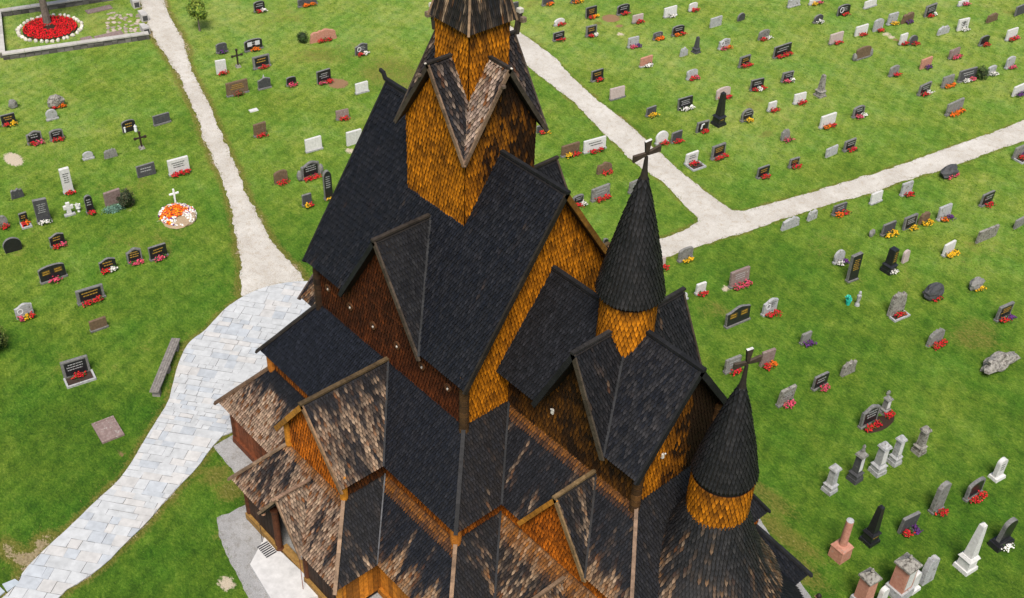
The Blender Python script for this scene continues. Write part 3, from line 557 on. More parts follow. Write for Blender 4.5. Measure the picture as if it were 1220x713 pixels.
for k in range(4):
    board('ridge_board', tr, [(rot((0,-.8,18.25), k), rot((0,-1.8,18.25), k))], (.03,.024,.02), .15, .09)
    for s in (-1, 1):
        c = (.19,.12,.075) if (k, s) in ((0, 1), (1, -1)) else (.06,.045,.033)
        board('verge_board', tr, [(rot((1.76*s,-1.74,15.5), k), rot((0,-1.74,18.24), k))], c, .07, .17, -.02)
    mb = MB()
    if k >= 2:
        A, B = Vector(rot((0,-1.82,18.2), k)), Vector(rot((0,-1.95,18.95), k)); d = Vector(rot((1,0,0), k))
        mb.beam(A, B, .14, .14, (.04,.03,.022), up=d); c = A.lerp(B, .62)
        for q in (d, -d): mb.beam(c, c+q*.24+Vector((0,0,.06)), .13, .13, (.05,.035,.025)); mb.box(tuple(c+q*.22-Vector((.075,.075,.0))), tuple(c+q*.22+Vector((.075,.075,.16))), (.16,.12,.08))
        mb.box(tuple(B-Vector((.085,.085,.05))), tuple(B+Vector((.085,.085,.08))), (.45,.42,.36))
    else:
        mb.beam(rot((0,-1.2,18.31), k), rot((0,-1.86,18.31), k), .05, .03, (.62,.56,.48)); mb.box(tuple(Vector(rot((-.3,-1.84,17.8), k))-Vector((.05,.05,.04))), tuple(Vector(rot((-.3,-1.84,17.8), k))+Vector((.05,.05,.04))), (.1,.07,.05))
    mb.build('finial', M_SPARE, tr)
b = .8
mb = MB()
for k in range(4): sh(mb, [rot(p, k) for p in [(-b,-b,16.3),(b,-b,16.3),(b,-b,19.55),(-b,-b,19.55)]], [gold(.9, 51), gold(.68, 52), gold(.5, 53), gold(.6, 54)][k], rot((0,-1,0), k), **WK)
mb.build('lantern_wall', M_WALL, tower)
mb = MB(); q = .94
for k in range(4): sh(mb, [rot(p, k) for p in [(-q,-q,19.3),(q,-q,19.3),(0,0,23.2)]], roof(-.28, 60+k, dark=(.022,.015,.011), tan=(.30,.19,.11), su=5, sv=.3), w=.075, e=.3, thick=.07, lift=.02)
sp = mb.build('spire_roof', M_SHINGLE, tower)
board('hip_board', sp, [(rot((q,-q,19.27), k), (0,0,23.2)) for k in range(4)], (.25,.16,.095), .09, .07, .03)
mb = MB(); mb.revolve([(.09,23.0),(.06,23.5),(.03,24.6)], 0, 0, 8, (.03,.025,.02)); mb.box((-.02,-.3,24.2),(.02,.3,24.27),(.03,.03,.03)); mb.revolve([(.0,23.4),(.12,23.5),(.0,23.62)], 0, 0, 10, (.3,.2,.05))
mb.build('weather_vane', M_SPARE, sp)

# --- aisle round the nave (second roof)
AWALL = gold(.7, 4, base=(.36,.10,.010), dk=(.03,.011,.005))
aw = MB()
for s in (-1, 1):
    o = (0, s, 0)
    sh(aw, [(-5.556,5.14*s,3.9),(5.556,5.14*s,3.9),(5.556,5.14*s,5.25),(-5.556,5.14*s,5.25)], AWALL, o, **WK)
    sh(aw, [(5.556,3.0*s,3.9),(5.556,5.14*s,3.9),(5.556,5.14*s,5.25),(5.556,3.0*s,5.25)], AWALL, (1, 0, 0), **WK)
sh(aw, [(-5.556,-5.14,3.9),(-5.556,5.14,3.9),(-5.556,5.14,5.25),(-5.556,-5.14,5.25)], BROWN2, (-1, 0, 0), **WK)
aw.build('aisle_wall', M_WALL, church)
for sx in (-1, 1):
    for sy in (-1, 1):
        mb = MB(); mb.revolve([(.16,4.0),(.19,4.2),(.19,5.0),(.15,5.1)], 5.56*sx, 5.14*sy, 12, (.36,.12,.014) if sy < 0 else (.05,.02,.008))
        mb.build('corner_post', M_SPARE, church)
mb = MB()
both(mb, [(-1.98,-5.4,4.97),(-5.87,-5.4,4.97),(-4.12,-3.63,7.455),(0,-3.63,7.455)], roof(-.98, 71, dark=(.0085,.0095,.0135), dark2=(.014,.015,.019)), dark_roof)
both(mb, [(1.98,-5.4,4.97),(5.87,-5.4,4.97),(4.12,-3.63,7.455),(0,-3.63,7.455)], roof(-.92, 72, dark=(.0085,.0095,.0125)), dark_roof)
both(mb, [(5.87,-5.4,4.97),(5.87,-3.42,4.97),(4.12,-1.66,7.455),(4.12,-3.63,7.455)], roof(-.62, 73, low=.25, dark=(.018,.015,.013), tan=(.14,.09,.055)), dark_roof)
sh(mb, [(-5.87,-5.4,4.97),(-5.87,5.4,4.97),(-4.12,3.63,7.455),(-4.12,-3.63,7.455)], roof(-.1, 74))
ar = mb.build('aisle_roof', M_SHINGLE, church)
for sy in (-1, 1):
    board('hip_board', ar, [((5.9,5.43*sy,4.95),(4.14,3.65*sy,7.46))], (.022,.021,.022), .17, .09, .05)
    board('hip_board', ar, [((-5.97,5.5*sy,4.85),(-4.14,3.65*sy,7.46))], (.03,.024,.021), .2, .1, .05)
    board('valley_board', ar, [((5.87,3.42*sy,4.99),(4.14,1.67*sy,7.46))], (.018,.018,.02), .09, .03, .04)
# south and north cross gables of the aisle
for s in (-1, 1):
    mb = MB()
    sh(mb, [(0,3.63*s,7.5),(0,7.18*s,7.5),(1.98,7.18*s,5.0),(1.98,5.4*s,5.0)], roof(-.04, 76, high=-.3, dark=(.012,.010,.010), tan=(.30,.2,.13), su=1.8, sv=.35) if s < 0 else dark_roof)
    sh(mb, [(0,3.63*s,7.5),(0,7.18*s,7.5),(-1.98,7.18*s,5.0),(-1.98,5.4*s,5.0)], roof(-.5, 77))
    cr = mb.build('cross_gable_roof', M_SHINGLE, church)
    board('ridge_board', cr, [((0,3.6*s,7.53),(0,7.3*s,7.53))], (.10,.065,.03), .2, .1)
    for sx in (-1, 1):
        board('verge_board', cr, [((2.06*sx,7.2*s,4.9),(0,7.2*s,7.52))], (.26,.15,.08) if sx > 0 else (.4,.17,.02), .08, .24, -.05)
        board('valley_board', cr, [((1.99*sx,5.42*s,5.0),(0,3.63*s,7.5))], (.025,.025,.027), .09, .03, .04)
    mb = MB()
    sh(mb, [(-1.67,6.9*s,4.0),(1.67,6.9*s,4.0),(1.67,6.9*s,5.3),(0,6.9*s,7.38),(-1.67,6.9*s,5.3)], ORANGE, (0, s, 0), **WK)
    for sx in (-1, 1): sh(mb, [(1.67*sx,5.0*s,3.9),(1.67*sx,6.9*s,3.9),(1.67*sx,6.9*s,5.3),(1.67*sx,5.0*s,5.3)], BROWN2, (sx, 0, 0), **WK)
    mb.build('cross_gable_wall', M_WALL, church)
    for sx in (-1, 1): mb = MB(); mb.revolve([(.11,4.1),(.145,4.2),(.145,5.25),(.11,5.3)], 1.68*sx, 6.9*s, 12, (.42,.16,.014)); mb.build('corner_post', M_SPARE, church)

# west cross gable of the aisle
mb = MB()
for sy in (-1, 1): sh(mb, [(-4.12,0,7.45),(-7.66,0,7.45),(-7.66,2.42*sy,5.0),(-5.87,2.42*sy,5.0),(-4.12,1.2*sy,6.3)][:4] if False else [(-4.0,0,7.45),(-7.66,0,7.45),(-7.66,2.42*sy,5.0),(-4.0,2.42*sy,5.0)], roof(.1, 78+sy, dark=(.015,.012,.011)))
wr = mb.build('cross_gable_roof', M_SHINGLE, church)
for sy in (-1, 1): board('verge_board', wr, [((-7.68,2.5*sy,4.9),(-7.68,0,7.47))], (.12,.09,.075), .09, .2, -.03)
mb = MB()
for sy in (-1, 1): sh(mb, [(-7.3,2.05*sy,3.2),(-5.2,2.05*sy,3.2),(-5.2,2.05*sy,5.2),(-7.3,2.05*sy,5.2)], BROWN2, (0, sy, 0), **WK)
sh(mb, [(-7.3,-2.05,3.2),(-7.3,2.05,3.2),(-7.3,2.05,5.2),(-7.3,0,7.25),(-7.3,-2.05,5.2)], BROWN2, (-1, 0, 0), **WK)
mb.build('cross_gable_wall', M_WALL, church)

# --- chancel
mb = MB()
for s in (-1, 1):
    o = (0, s, 0); y = 1.72*s
    sh(mb, [(4.12,y,6.9),(10.07,y,6.9),(10.07,y,9.85),(4.12,y,9.85)], gold(.3, 81, base=(.2,.075,.008), dk=(.02,.01,.005)) if s < 0 else BROWN, o, **WK)
    sh(mb, [(7.56-1.27,y,9.5),(7.56+1.27,y,9.5),(7.56,y,12.0)], gold(.2, 82, base=(.2,.075,.008), dk=(.02,.01,.005)) if s < 0 else BROWN, o, **WK)
sh(mb, [(10.07,-1.72,6.0),(10.07,1.72,6.0),(10.07,1.72,9.8),(10.07,0,12.0),(10.07,-1.72,9.8)], gold(.8, 83, grad=lambda p, u, v: -.9*max(0, p.y+.9)/1.2), (1, 0, 0), **WK)  # grad paints shade over the gable's north half
mb.build('chancel_wall', M_WALL, church)
for sy in (-1, 1):
    z = 6.9; mb = MB()
    while z < 9.6:
        k = rng.uniform(.5, 1.2); mb.revolve([(.15, z), (.175, z+.04), (.16, z+.24), (.14, z+.25)], 10.08, 1.73*sy, 12, (.07*k,.03*k,.007*k)); z += .25
    mb.build('corner_post', M_SPARE, church)
for (x, y, z, s) in ((6.3,-1.75,8.55,0), (10.1,-.75,8.9,1)):
    g = MB(); g.box((x-.05, y-.05, z-.09), (x+.05, y+.03, z+.09), (.6,.57,.52)); g.beam((x,y,z+.05),(x+.1*s,y-.1*(1-s),z+.16),.04,.04,(.5,.48,.45)); g.build('porthole', M_SPARE, church)  # these porthole parts are pale trim on the chancel, not windows
mb = MB()
both(mb, [(4.12,-2.3,9.08),(6.02,-2.3,9.08),(7.56,0,12.18),(4.12,0,12.18)], roof(-1.0, 84, dark=(.0075,.008,.009)), dark_roof)
both(mb, [(9.1,-2.3,9.08),(10.45,-2.3,9.08),(10.45,0,12.18),(7.56,0,12.18)], roof(-.74, 85, dark2=(.03,.027,.025), tan=(.15,.1,.07)), dark_roof)
cr = mb.build('chancel_roof', M_SHINGLE, church)
board('ridge_board', cr, [((4.1,0,12.2),(10.55,0,12.2))], BDK, .2, .13)
for s in (-1, 1): board('verge_board', cr, [((10.45,2.34*s,9.0),(10.45,0,12.2))], BDK, .1, .26, -.05)
for s in (-1, 1):
    mb = MB()
    for sx in (-1, 1): sh(mb, [(7.56,0,12.18),(7.56,2.36*s,12.18),(7.56+1.54*sx,2.36*s,9.08),(7.56+1.54*sx,2.30*s,9.08)], roof(-.8, 87+sx, dark=(.009,.009,.0095), dark2=(.02,.018,.017)))
    dr = mb.build('dormer_roof', M_SHINGLE, church)
    board('ridge_board', dr, [((7.56,.3*s,12.2),(7.56,2.46*s,12.2))], (.03,.027,.025), .17, .1)
    for sx in (-1, 1):
        board('verge_board', dr, [((7.56+1.58*sx,2.38*s,9.0),(7.56,2.38*s,12.2))], (.06,.045,.03) if sx > 0 else BDK, .08, .22, -.04)
        if s < 0: board('valley_board', dr, [((7.56+1.54*sx,-2.32,9.1),(7.56,0,12.2))], (.022,.022,.024), .1, .04, .04)

# --- aisle round the chancel
mb = MB()
cf = roof(-.36, 91, high=-.1, topglow=.16, dark=(.010,.010,.011), tan=(.16,.09,.05), su=2.2, sv=.35)
NE = 4.42; NA = 3.2
for s, f1, f2 in ((-1, cf, roof(-.38, 92, low=.7, topglow=.14, dark=(.011,.011,.012))), (1, dark_roof, dark_roof)):
    sh(mb, [(5.87,(3.42 if s < 0 else NA)*s,4.97),(6.81,(3.42 if s < 0 else NA)*s,4.97),(8.33,1.66*s,7.4),(4.12,1.66*s,7.4)], f1)
    sh(mb, [(9.85,(3.42 if s < 0 else NA)*s,4.97),(11.84,(3.42 if s < 0 else NA)*s,4.97),(10.07,1.66*s,7.4),(8.33,1.66*s,7.4)], f2)
sh(mb, [(11.84,-3.42,4.97),(11.84,NA,4.97),(10.07,1.66,7.4),(10.07,-1.66,7.4)], roof(-.7, 93, dark=(.016,.015,.014)))
ca = mb.build('chancel_aisle_roof', M_SHINGLE, church)
for s in (-1, 1): board('hip_board', ca, [((11.87,(3.45 if s < 0 else NA+.03)*s,4.95),(10.08,1.67*s,7.42))], (.25,.16,.105) if s < 0 else BDK, .15, .08, .05)
mb = MB()
for s, z, y in ((-1, 3.9, 3.16), (1, .25, 2.95)): sh(mb, [(5.5,y*s,z),(11.58,y*s,z),(11.58,y*s,5.2),(5.5,y*s,5.2)], ORANGE if s < 0 else BROWN2, (0, s, 0), **WK)
sh(mb, [(11.58,-3.16,3.9),(11.58,3.16,3.9),(11.58,3.16,5.2),(11.58,-3.16,5.2)], ORANGE, (1, 0, 0), **WK)
mb.build('chancel_aisle_wall', M_WALL, church)
for s in (-1, 1):
    mb = MB()
    for sx in (-1, 1): sh(mb, [(8.33,1.66*s,7.38),(8.33,3.45*s,7.38),(8.33+1.52*sx,3.45*s,4.95),(8.33+1.52*sx,3.42*s,4.95)], roof(-.42, 95+sx, high=.2, dark=(.016,.014,.012), tan=(.2,.13,.08), su=3, sv=.5))
    dr = mb.build('dormer_roof', M_SHINGLE, church)
    board('ridge_board', dr, [((8.33,1.7*s,7.41),(8.33,3.55*s,7.41))], (.2,.13,.06), .17, .09)
    for sx in (-1, 1): board('verge_board', dr, [((8.33+1.58*sx,3.47*s,4.86),(8.33,3.47*s,7.4))], (.24,.15,.07) if sx > 0 else (.42,.17,.018), .08, .2, -.04)
    for sx in (-1, 1): board('valley_board', dr, [((8.33+1.53*sx,3.44*s,4.98),(8.33,1.66*s,7.4))], (.022,.02,.02), .09, .03, .04)
    mb = MB(); sh(mb, [(8.33-1.36,3.15*s,4.95),(8.33+1.36,3.15*s,4.95),(8.33,3.15*s,7.2)], gold(.85, 97, base=(.56,.14,.010), dk=(.06,.018,.005)), (0, s, 0), **WK)
    mb.build('dormer_wall', M_WALL, church)

# --- gallery round the foot (lowest roof)
EZ = 2.12; TZ = 4.19
mb = MB()
gw = roof(.02, 101, low=.55, high=-1.2, dark=(.010,.010,.012), tan=(.30,.2,.14), lo_edge=.8)
ge = roof(-.62, 102, low=1.0, topglow=.2, dark=(.0085,.0095,.0125), lo_edge=.5)
sh(mb, [(-7.226,-6.81,EZ),(-3.34,-6.81,EZ),(-1.67,-5.14,TZ),(-5.556,-5.14,TZ)], gw)
sh(mb, [(3.34,-6.81,EZ),(7.226,-6.81,EZ),(5.556,-5.14,TZ),(1.67,-5.14,TZ)], ge)
sh(mb, [(-7.226,6.81,EZ),(7.226,6.81,EZ),(5.556,5.14,TZ),(-5.556,5.14,TZ)], dark_roof)
sh(mb, [(-7.226,-6.81,EZ),(-7.226,6.81,EZ),(-5.556,5.14,TZ),(-5.556,-5.14,TZ)], roof(.1, 103))
sh(mb, [(7.226,-6.81,EZ),(7.226,-4.83,EZ),(5.556,-3.16,TZ),(5.556,-5.14,TZ)], roof(-.55, 104, low=.35, dark=(.018,.016,.014)))
sh(mb, [(7.226,6.81,EZ),(7.226,3.0,EZ),(5.556,3.0,TZ),(5.556,5.14,TZ)], dark_roof)
cg = roof(.02, 105, topglow=.3, dark=(.02,.015,.011), tan=(.26,.17,.10), su=2.5, sv=.6)
sh(mb, [(7.226,-4.83,EZ),(7.72,-4.83,EZ),(8.92,-3.35,3.95),(8.92,-3.16,TZ),(5.556,-3.16,TZ)], cg)
sh(mb, [(10.12,-4.83,EZ),(13.25,-4.83,EZ),(11.58,-3.16,TZ),(8.92,-3.16,TZ),(8.92,-3.35,3.95)], cg)
sh(mb, [(11.25,NE,EZ),(13.3,NE,EZ),(11.58,2.98,TZ),(11.25,2.98,TZ)], dark_roof)
sh(mb, [(13.25,-4.83,EZ),(13.3,NE,EZ),(11.58,2.98,TZ),(11.58,-3.16,TZ)], roof(-.9, 106))
gr_ = mb.build('gallery_roof', M_SHINGLE, church)
for sy in (-1, 1):
    board('hip_board', gr_, [((-7.32,6.9*sy,2.0),(-5.56,5.15*sy,4.2))], (.15,.09,.055), .2, .12, .05)
    board('hip_board', gr_, [((7.26,6.85*sy,2.08),(5.57,5.15*sy,4.2))], (.24,.15,.09), .17, .09, .05)
    board('hip_board', gr_, [((13.36,(4.9 if sy < 0 else NE+.05)*sy,2.03),(11.6,(3.17 if sy < 0 else 2.99)*sy,4.2))], (.018,.018,.02), .2, .12, .05)
    if sy < 0: board('valley_board', gr_, [((7.226,4.83*sy,2.14),(5.57,3.17*sy,4.2))], (.018,.018,.02), .09, .03, .04)
for s in (-1,):
    mb = MB()
    for sx in (-1, 1): sh(mb, [(8.92,3.3*s,3.97),(8.92,4.7*s,3.97),(8.92+1.25*sx,4.9*s,2.08),(8.92+1.22*sx,4.8*s,2.1)], roof(.0, 107+sx, dark=(.02,.016,.013)))
    dr = mb.build('dormer_roof', M_SHINGLE, church); board('ridge_board', dr, [((8.92,3.35*s,3.99),(8.92,4.8*s,3.99))], (.2,.13,.08), .16, .09)
    mb = MB(); sh(mb, [(8.92-1.1,4.5*s,2.05),(8.92+1.1,4.5*s,2.05),(8.92,4.5*s,3.8)], ORANGE, (0, s, 0), **WK); mb.build('dormer_wall', M_WALL, church)
# porch in front of the south and north cross gables
for s in (-1, 1):
    P = lambda x, y, z: (x, -s*y, z)
    mb = MB()
    ps = roof(.08, 111, topglow=.12, low=.2, dark=(.015,.012,.011), tan=(.29,.19,.13), su=2.2, sv=.35) if s < 0 else dark_roof
    for sx in (-1, 1):
        sh(mb, [(1.28*sx,8.57*s,EZ),(3.34*sx,8.57*s,EZ),(1.67*sx,6.9*s,TZ),(0,6.9*s,TZ),(0,7.2*s,3.8)], ps)
        sh(mb, [(3.34*sx,8.57*s,EZ),(3.34*sx,6.81*s,EZ),(1.67*sx,5.14*s,TZ),(1.67*sx,6.9*s,TZ)], roof(-.42, 112, low=.3, dark=(.016,.015,.014), tan=(.17,.11,.07)) if sx > 0 else roof(-.3, 113))
    pr_ = mb.build('porch_roof', M_SHINGLE, church)
    for sx in (-1, 1):
        board('hip_board', pr_, [((3.4*sx,8.63*s,2.05),(1.68*sx,6.91*s,4.2))], (.27,.175,.11), .17, .09, .05)
        board('valley_board', pr_, [((3.34*sx,6.81*s,2.15),(1.68*sx,5.15*s,4.2))], (.10,.10,.105) if sx > 0 else (.03,.03,.03), .06, .03, .04)
    mb = MB()
    for sx in (-1, 1): sh(mb, [(0,7.2*s,3.82),(0,8.55*s,3.82),(1.3*sx,8.62*s,2.1),(1.28*sx,8.57*s,2.1)], roof(.12, 115+sx, dark=(.02,.016,.013), tan=(.24,.17,.12)))
    dr = mb.build('dormer_roof', M_SHINGLE, church)
    board('ridge_board', dr, [((0,7.2*s,3.85),(0,8.75*s,3.85))], (.24,.15,.10), .15, .08)
    for sx in (-1, 1): board('verge_board', dr, [((1.36*sx,8.66*s,2.0),(-.1*sx,8.6*s,3.95))], (.25,.16,.10), .08, .13, 0)
# gallery and porch walls: upright tarred planks with posts
def planks(mb, a, b, z0, z1, c, out, gap=.018, th=.05):
    a = Vector(a); b = Vector(b); d = (b-a); L = d.length; d.normalize(); o = Vector(out)
    t = 0
    while t < L-.02:
        wd = min(rng.uniform(.17, .28), L-t); k = rng.uniform(.45, 1.3); cc = tuple(x*k for x in c)
        p = a+d*(t+gap/2); q = a+d*(t+wd-gap/2)
        lo = [p, q, q+o*th, p+o*th]; top = z1+rng.uniform(-.01, .01)
        lo = [Vector((v.x, v.y, z0)) for v in lo]; hi = [Vector((v.x, v.y, top)) for v in lo]
        for i in range(4):
            j = (i+1) % 4; mb.face([lo[i], lo[j], hi[j], hi[i]], cc)
        mb.face(hi, cc); t += wd
RB = (.16,.045,.016); GB = (.40,.14,.010); DB = (.035,.018,.011)
gp = MB()
runs = [((-6.87,-6.45),(-2.98,-6.45),RB,(0,-1)),((2.98,-6.45),(6.87,-6.45),GB,(0,-1)),((-6.87,6.45),(6.87,6.45),DB,(0,1)),((-6.87,-6.45),(-6.87,6.45),RB,(-1,0)),
        ((6.87,-6.45),(6.87,-4.47),GB,(1,0)),((6.87,-4.47),(12.9,-4.47),GB,(0,-1)),((6.87,6.45),(6.87,3.2),DB,(1,0)),((11.35,4.1),(12.9,4.1),DB,(0,1)),((11.35,3.2),(11.35,4.1),DB,(-1,0)),((12.9,-4.47),(12.9,4.1),DB,(1,0))]
for p, q, c, o in runs:
    p, q, o = Vector((*p, 0)), Vector((*q, 0)), Vector((*o, 0))
    gp.prism([p+Vector((0,0,0)), q, q+Vector((0,0,2.35)), p+Vector((0,0,2.35))], o, .05, (.01,.006,.004))
    planks(gp, p+o*.004, q+o*.004, .35, 2.3, c, o)
    gp.beam(p+o*.06+Vector((0,0,.2)), q+o*.06+Vector((0,0,.2)), .22, .3, tuple(x*.7 for x in c))
gp.build('gallery_wall', M_SPARE, church)
for x, y in ((-6.87,-6.45),(6.87,-6.45),(-6.87,6.45),(6.87,6.45),(6.87,-4.47),(11.35,4.1),(12.9,-4.47),(12.9,4.1),(-2.98,-8.2),(2.98,-8.2),(-.95,-8.22),(.95,-8.22),(-2.98,8.2),(2.98,8.2)):
    c = (.36,.14,.014) if x > 2 and y < 0 else (.075,.025,.01)
    gp = MB(); gp.revolve([(.17,0),(.17,.15),(.13,.22),(.13,2.1),(.17,2.2),(.17,2.3)], x, y, 12, c); gp.build('corner_post', M_SPARE, church)
for s in (-1, 1):
    pw = MB()
    for sx in (-1, 1):
        a_, b_ = Vector((.95*sx,8.2*s,0)), Vector((2.98*sx,8.2*s,0)); o = Vector((0, s, 0))
        planks(pw, a_, b_, .3, 2.25, DB, o)
        pw.prism([(.95*sx,8.19*s,.1),(2.98*sx,8.19*s,.1),(2.98*sx,8.19*s,2.3),(.95*sx,8.19*s,2.3)], (0, s, 0), .05, (.01,.006,.004))
        a_, b_ = Vector((2.98*sx,8.2*s,0)), Vector((2.98*sx,6.45*s,0)); o = Vector((sx, 0, 0))
        planks(pw, a_+o*.004, b_+o*.004, .3, 2.25, GB if sx > 0 and s < 0 else RB, o)
        pw.prism([(2.98*sx,8.2*s,.1),(2.98*sx,6.4*s,.1),(2.98*sx,6.4*s,2.3),(2.98*sx,8.2*s,2.3)], (sx, 0, 0), .05, (.01,.006,.004))
        pw.beam((.9*sx,8.27*s,.2),(3.05*sx,8.27*s,.2),.2,.3,(.22,.12,.03))
    pw.box((-.95, min(8.2*s,7.9*s), .0), (.95, max(8.2*s,7.9*s), .15), (.25,.14,.04))
    pw.build('porch_wall', M_SPARE, church)
    dw = MB(); planks(dw, (-.9,6.5*s,0), (.9,6.5*s,0), .1, 2.3, (.05,.022,.01), Vector((0, s, 0)))
    dw.build('door', M_SPARE, church)
# small lamp bracket by the porch entrance and the rod below it
mb = MB(); mb.revolve([(.03,1.9),(.09,1.93),(.09,2.03),(.04,2.1)], -1.28, -8.5, 10, (.45,.25,.15)); mb.build('lamp', M_SPARE, church)
mb = MB(); mb.revolve([(.012,.0),(.012,1.95)], -1.6, -8.55, 6, (.05,.03,.02)); mb.revolve([(.012,.0),(.012,2.0)], 1.18, -8.6, 6, (.2,.05,.03)); mb.build('drain_rod', M_SPARE, church)

# --- apse
mb = MB(); AX = 11.87
ring_shingles(mb, [(2.5,4.5),(2.05,5.15),(1.65,5.85),(1.32,6.6),(1.1,7.2),(.9,7.75)], AX, 0, roof(-.55, 121, low=.5, dark=(.017,.0165,.0165), dark2=(.03,.027,.024), lo_edge=.8), w=.115, e=.175)
mb.build('apse_roof', M_SHINGLE, church)
mb = MB(); ring_shingles(mb, [(2.2,2.4),(2.2,4.65)], AX, 0, ORANGE, w=.13, e=.16); mb.build('apse_wall', M_WALL, church)
mb = MB(); ring_shingles(mb, [(3.95,2.12),(2.15,4.1)], AX, 0, roof(-.85, 122), w=.115, e=.175); mb.build('apse_gallery_roof', M_SHINGLE, church)
mb = MB(); mb.revolve([(3.6,0),(3.6,2.4)], AX, 0, 32, DB, cap=False); mb.build('apse_gallery_wall', M_SPARE, church)
# --- round turrets with cone roofs and crosses
def turret(x, rd, z0, zb, r, zt, fw, fr, cross_h, arm, tilt):
    t = empty('turret', (0, 0, 0)); t.parent = church
    mb = MB(); ring_shingles(mb, [(rd, z0), (rd, zb-.2)], x, 0, fw, w=.13, e=.2, lift=.035, point=.6); mb.build('turret_wall', M_WALL, t)
    mb = MB(); h = zt-zb
    ring_shingles(mb, [(r+.03, zb-.03), (r*.95, zb+h*.1), (r*.77, zb+h*.33), (r*.55, zb+h*.57), (r*.34, zb+h*.79), (r*.11, zt)], x, 0, fr, w=.115, e=.18)
    mb.revolve([(rd-.02, zb-.3), (rd-.02, zb-.04), (r-.03, zb-.02)], x, 0, 32, (.012,.01,.009), cap=False)
    mb.build('turret_roof', M_SHINGLE, t)
    mb = MB(); c1 = (.02,.015,.012)
    mb.revolve([(.10, zt-.25), (.12, zt), (.075, zt+.3), (.05, zt+cross_h*.6)], x, 0, 10, c1)
    c = Vector((x, 0, zt+cross_h*.68)); d = Vector((.35, .93, tilt)).normalized()
    for q, l in ((d, arm), (-d, arm), (Vector((0, 0, 1)), cross_h*.36)):
        sd = Vector((0, 0, 1)) if abs(q.z) < .9 else d; nn = q.cross(sd).normalized(); 
        A, B = c, c+q*l
        mb.face([A-sd*.04+nn*.045, A+sd*.04+nn*.045, B+sd*.10+nn*.045, B-sd*.10+nn*.045], (.035,.024,.017)); mb.face([A-sd*.04-nn*.045, B-sd*.10-nn*.045, B+sd*.10-nn*.045, A+sd*.04-nn*.045], (.035,.024,.017))
        mb.face([A+sd*.04+nn*.045, A+sd*.04-nn*.045, B+sd*.10-nn*.045, B+sd*.10+nn*.045], (.06,.043,.03)); mb.face([A-sd*.04+nn*.045, B-sd*.10+nn*.045, B-sd*.10-nn*.045, A-sd*.04-nn*.045], c1)
        mb.face([B-sd*.10+nn*.045, B+sd*.10+nn*.045, B+sd*.10-nn*.045, B-sd*.10-nn*.045], (.5,.48,.45) if q.z > .9 else (.06,.045,.03))
    mb.build('cross', M_SPARE, t)
turret(7.416, .85, 10.6, 13.35, .9925, 17.25, gold(.88, 131, grad=lambda p, u, v: -.8*max(0, p.y*.8-p.x*.1+.55)), roof(-.95, 132, dark=(.014,.0135,.013), dark2=(.026,.023,.021)), 1.15, .42, .28)  # grad paints the drum's north-east side dark, as shade
turret(AX, .9375, 7.3, 9.24, .956, 12.56, gold(.85, 133), roof(-.95, 134, dark=(.013,.0125,.0125), dark2=(.024,.022,.02)), 1.35, .42, .1)
# ------------------------------------------------------------------ ground, paths, paving
def wob(poly, step=.22, amp=.06, seed=0.0, closed=True):
    out = []; n = len(poly)
    for i in range(n):
        a, b = poly[i], poly[(i+1) % n]; L = math.hypot(b[0]-a[0], b[1]-a[1]); k = max(1, int(L/step))
        for j in range(k):
            x, y = a[0]+(b[0]-a[0])*j/k, a[1]+(b[1]-a[1])*j/k
            o = noise.noise_vector(Vector((x*1.1+seed, y*1.1, seed)))*amp*1.6 + noise.noise_vector(Vector((x*5, y*5+seed, 3)))*amp
            out.append((x+o.x, y+o.y))
    return out
def smooth(poly, it=2):
    for _ in range(it):
        q = []
        for a, b in zip(poly, poly[1:]+poly[:1]):
            q += [(a[0]*.75+b[0]*.25, a[1]*.75+b[1]*.25), (a[0]*.25+b[0]*.75, a[1]*.25+b[1]*.75)]
        poly = q
    return poly
PW = smooth(PATH_UPPER, 1); PDG = smooth(PATH_CROSS, 1); PV = smooth(PAVED, 1)
xs = np.concatenate([[-700, -400, -200, -120], np.arange(-85, 36.01, .3), [60, 120, 300, 600]])
ys = np.concatenate([[-600, -300, -120, -60], np.arange(-32, 82.01, .3), [120, 200, 400, 700]])
GX, GY = np.meshgrid(xs, ys, indexing='ij')
def edge_dist(poly, mxy=6.0):
    d = np.full(GX.shape, 9.0)
    for a, b in zip(poly, poly[1:]+poly[:1]):
        dx, dy = b[0]-a[0], b[1]-a[1]; l2 = dx*dx+dy*dy+1e-9
        t = np.clip(((GX-a[0])*dx+(GY-a[1])*dy)/l2, 0, 1)
        d = np.minimum(d, np.hypot(GX-a[0]-t*dx, GY-a[1]-t*dy))
    return d
dry = np.maximum.reduce([np.exp(-(edge_dist(PW)/.38)**2)*.95, np.exp(-(edge_dist(PDG)/.22)**2)*.7, np.exp(-(edge_dist(PV)/.3)**2)*.9])
bare = np.zeros(GX.shape); pale = np.zeros(GX.shape)
for x, y, rx, ry, kind, amt in PATCHES:
    e = np.sqrt(((GX-x)/rx)**2+((GY-y)/ry)**2); v = np.clip(1.45-e, 0, 1)*amt
    t = {'d': dry, 'b': bare, 'p': pale}[kind]; np.maximum(t, v, out=t)
nx, ny = GX.shape
me = bpy.data.meshes.new('ground')
V = np.stack([GX, GY, np.zeros_like(GX)], -1).reshape(-1, 3).astype(np.float32)
idx = np.arange(nx*ny).reshape(nx, ny)
F = np.stack([idx[:-1,:-1], idx[1:,:-1], idx[1:,1:], idx[:-1,1:]], -1).reshape(-1, 4)
me.vertices.add(len(V)); me.vertices.foreach_set('co', V.ravel())
me.loops.add(F.size); me.loops.foreach_set('vertex_index', F.ravel().astype(np.int32))
me.polygons.add(len(F)); me.polygons.foreach_set('loop_start', np.arange(0, F.size, 4, dtype=np.int32))
me.update(calc_edges=True)
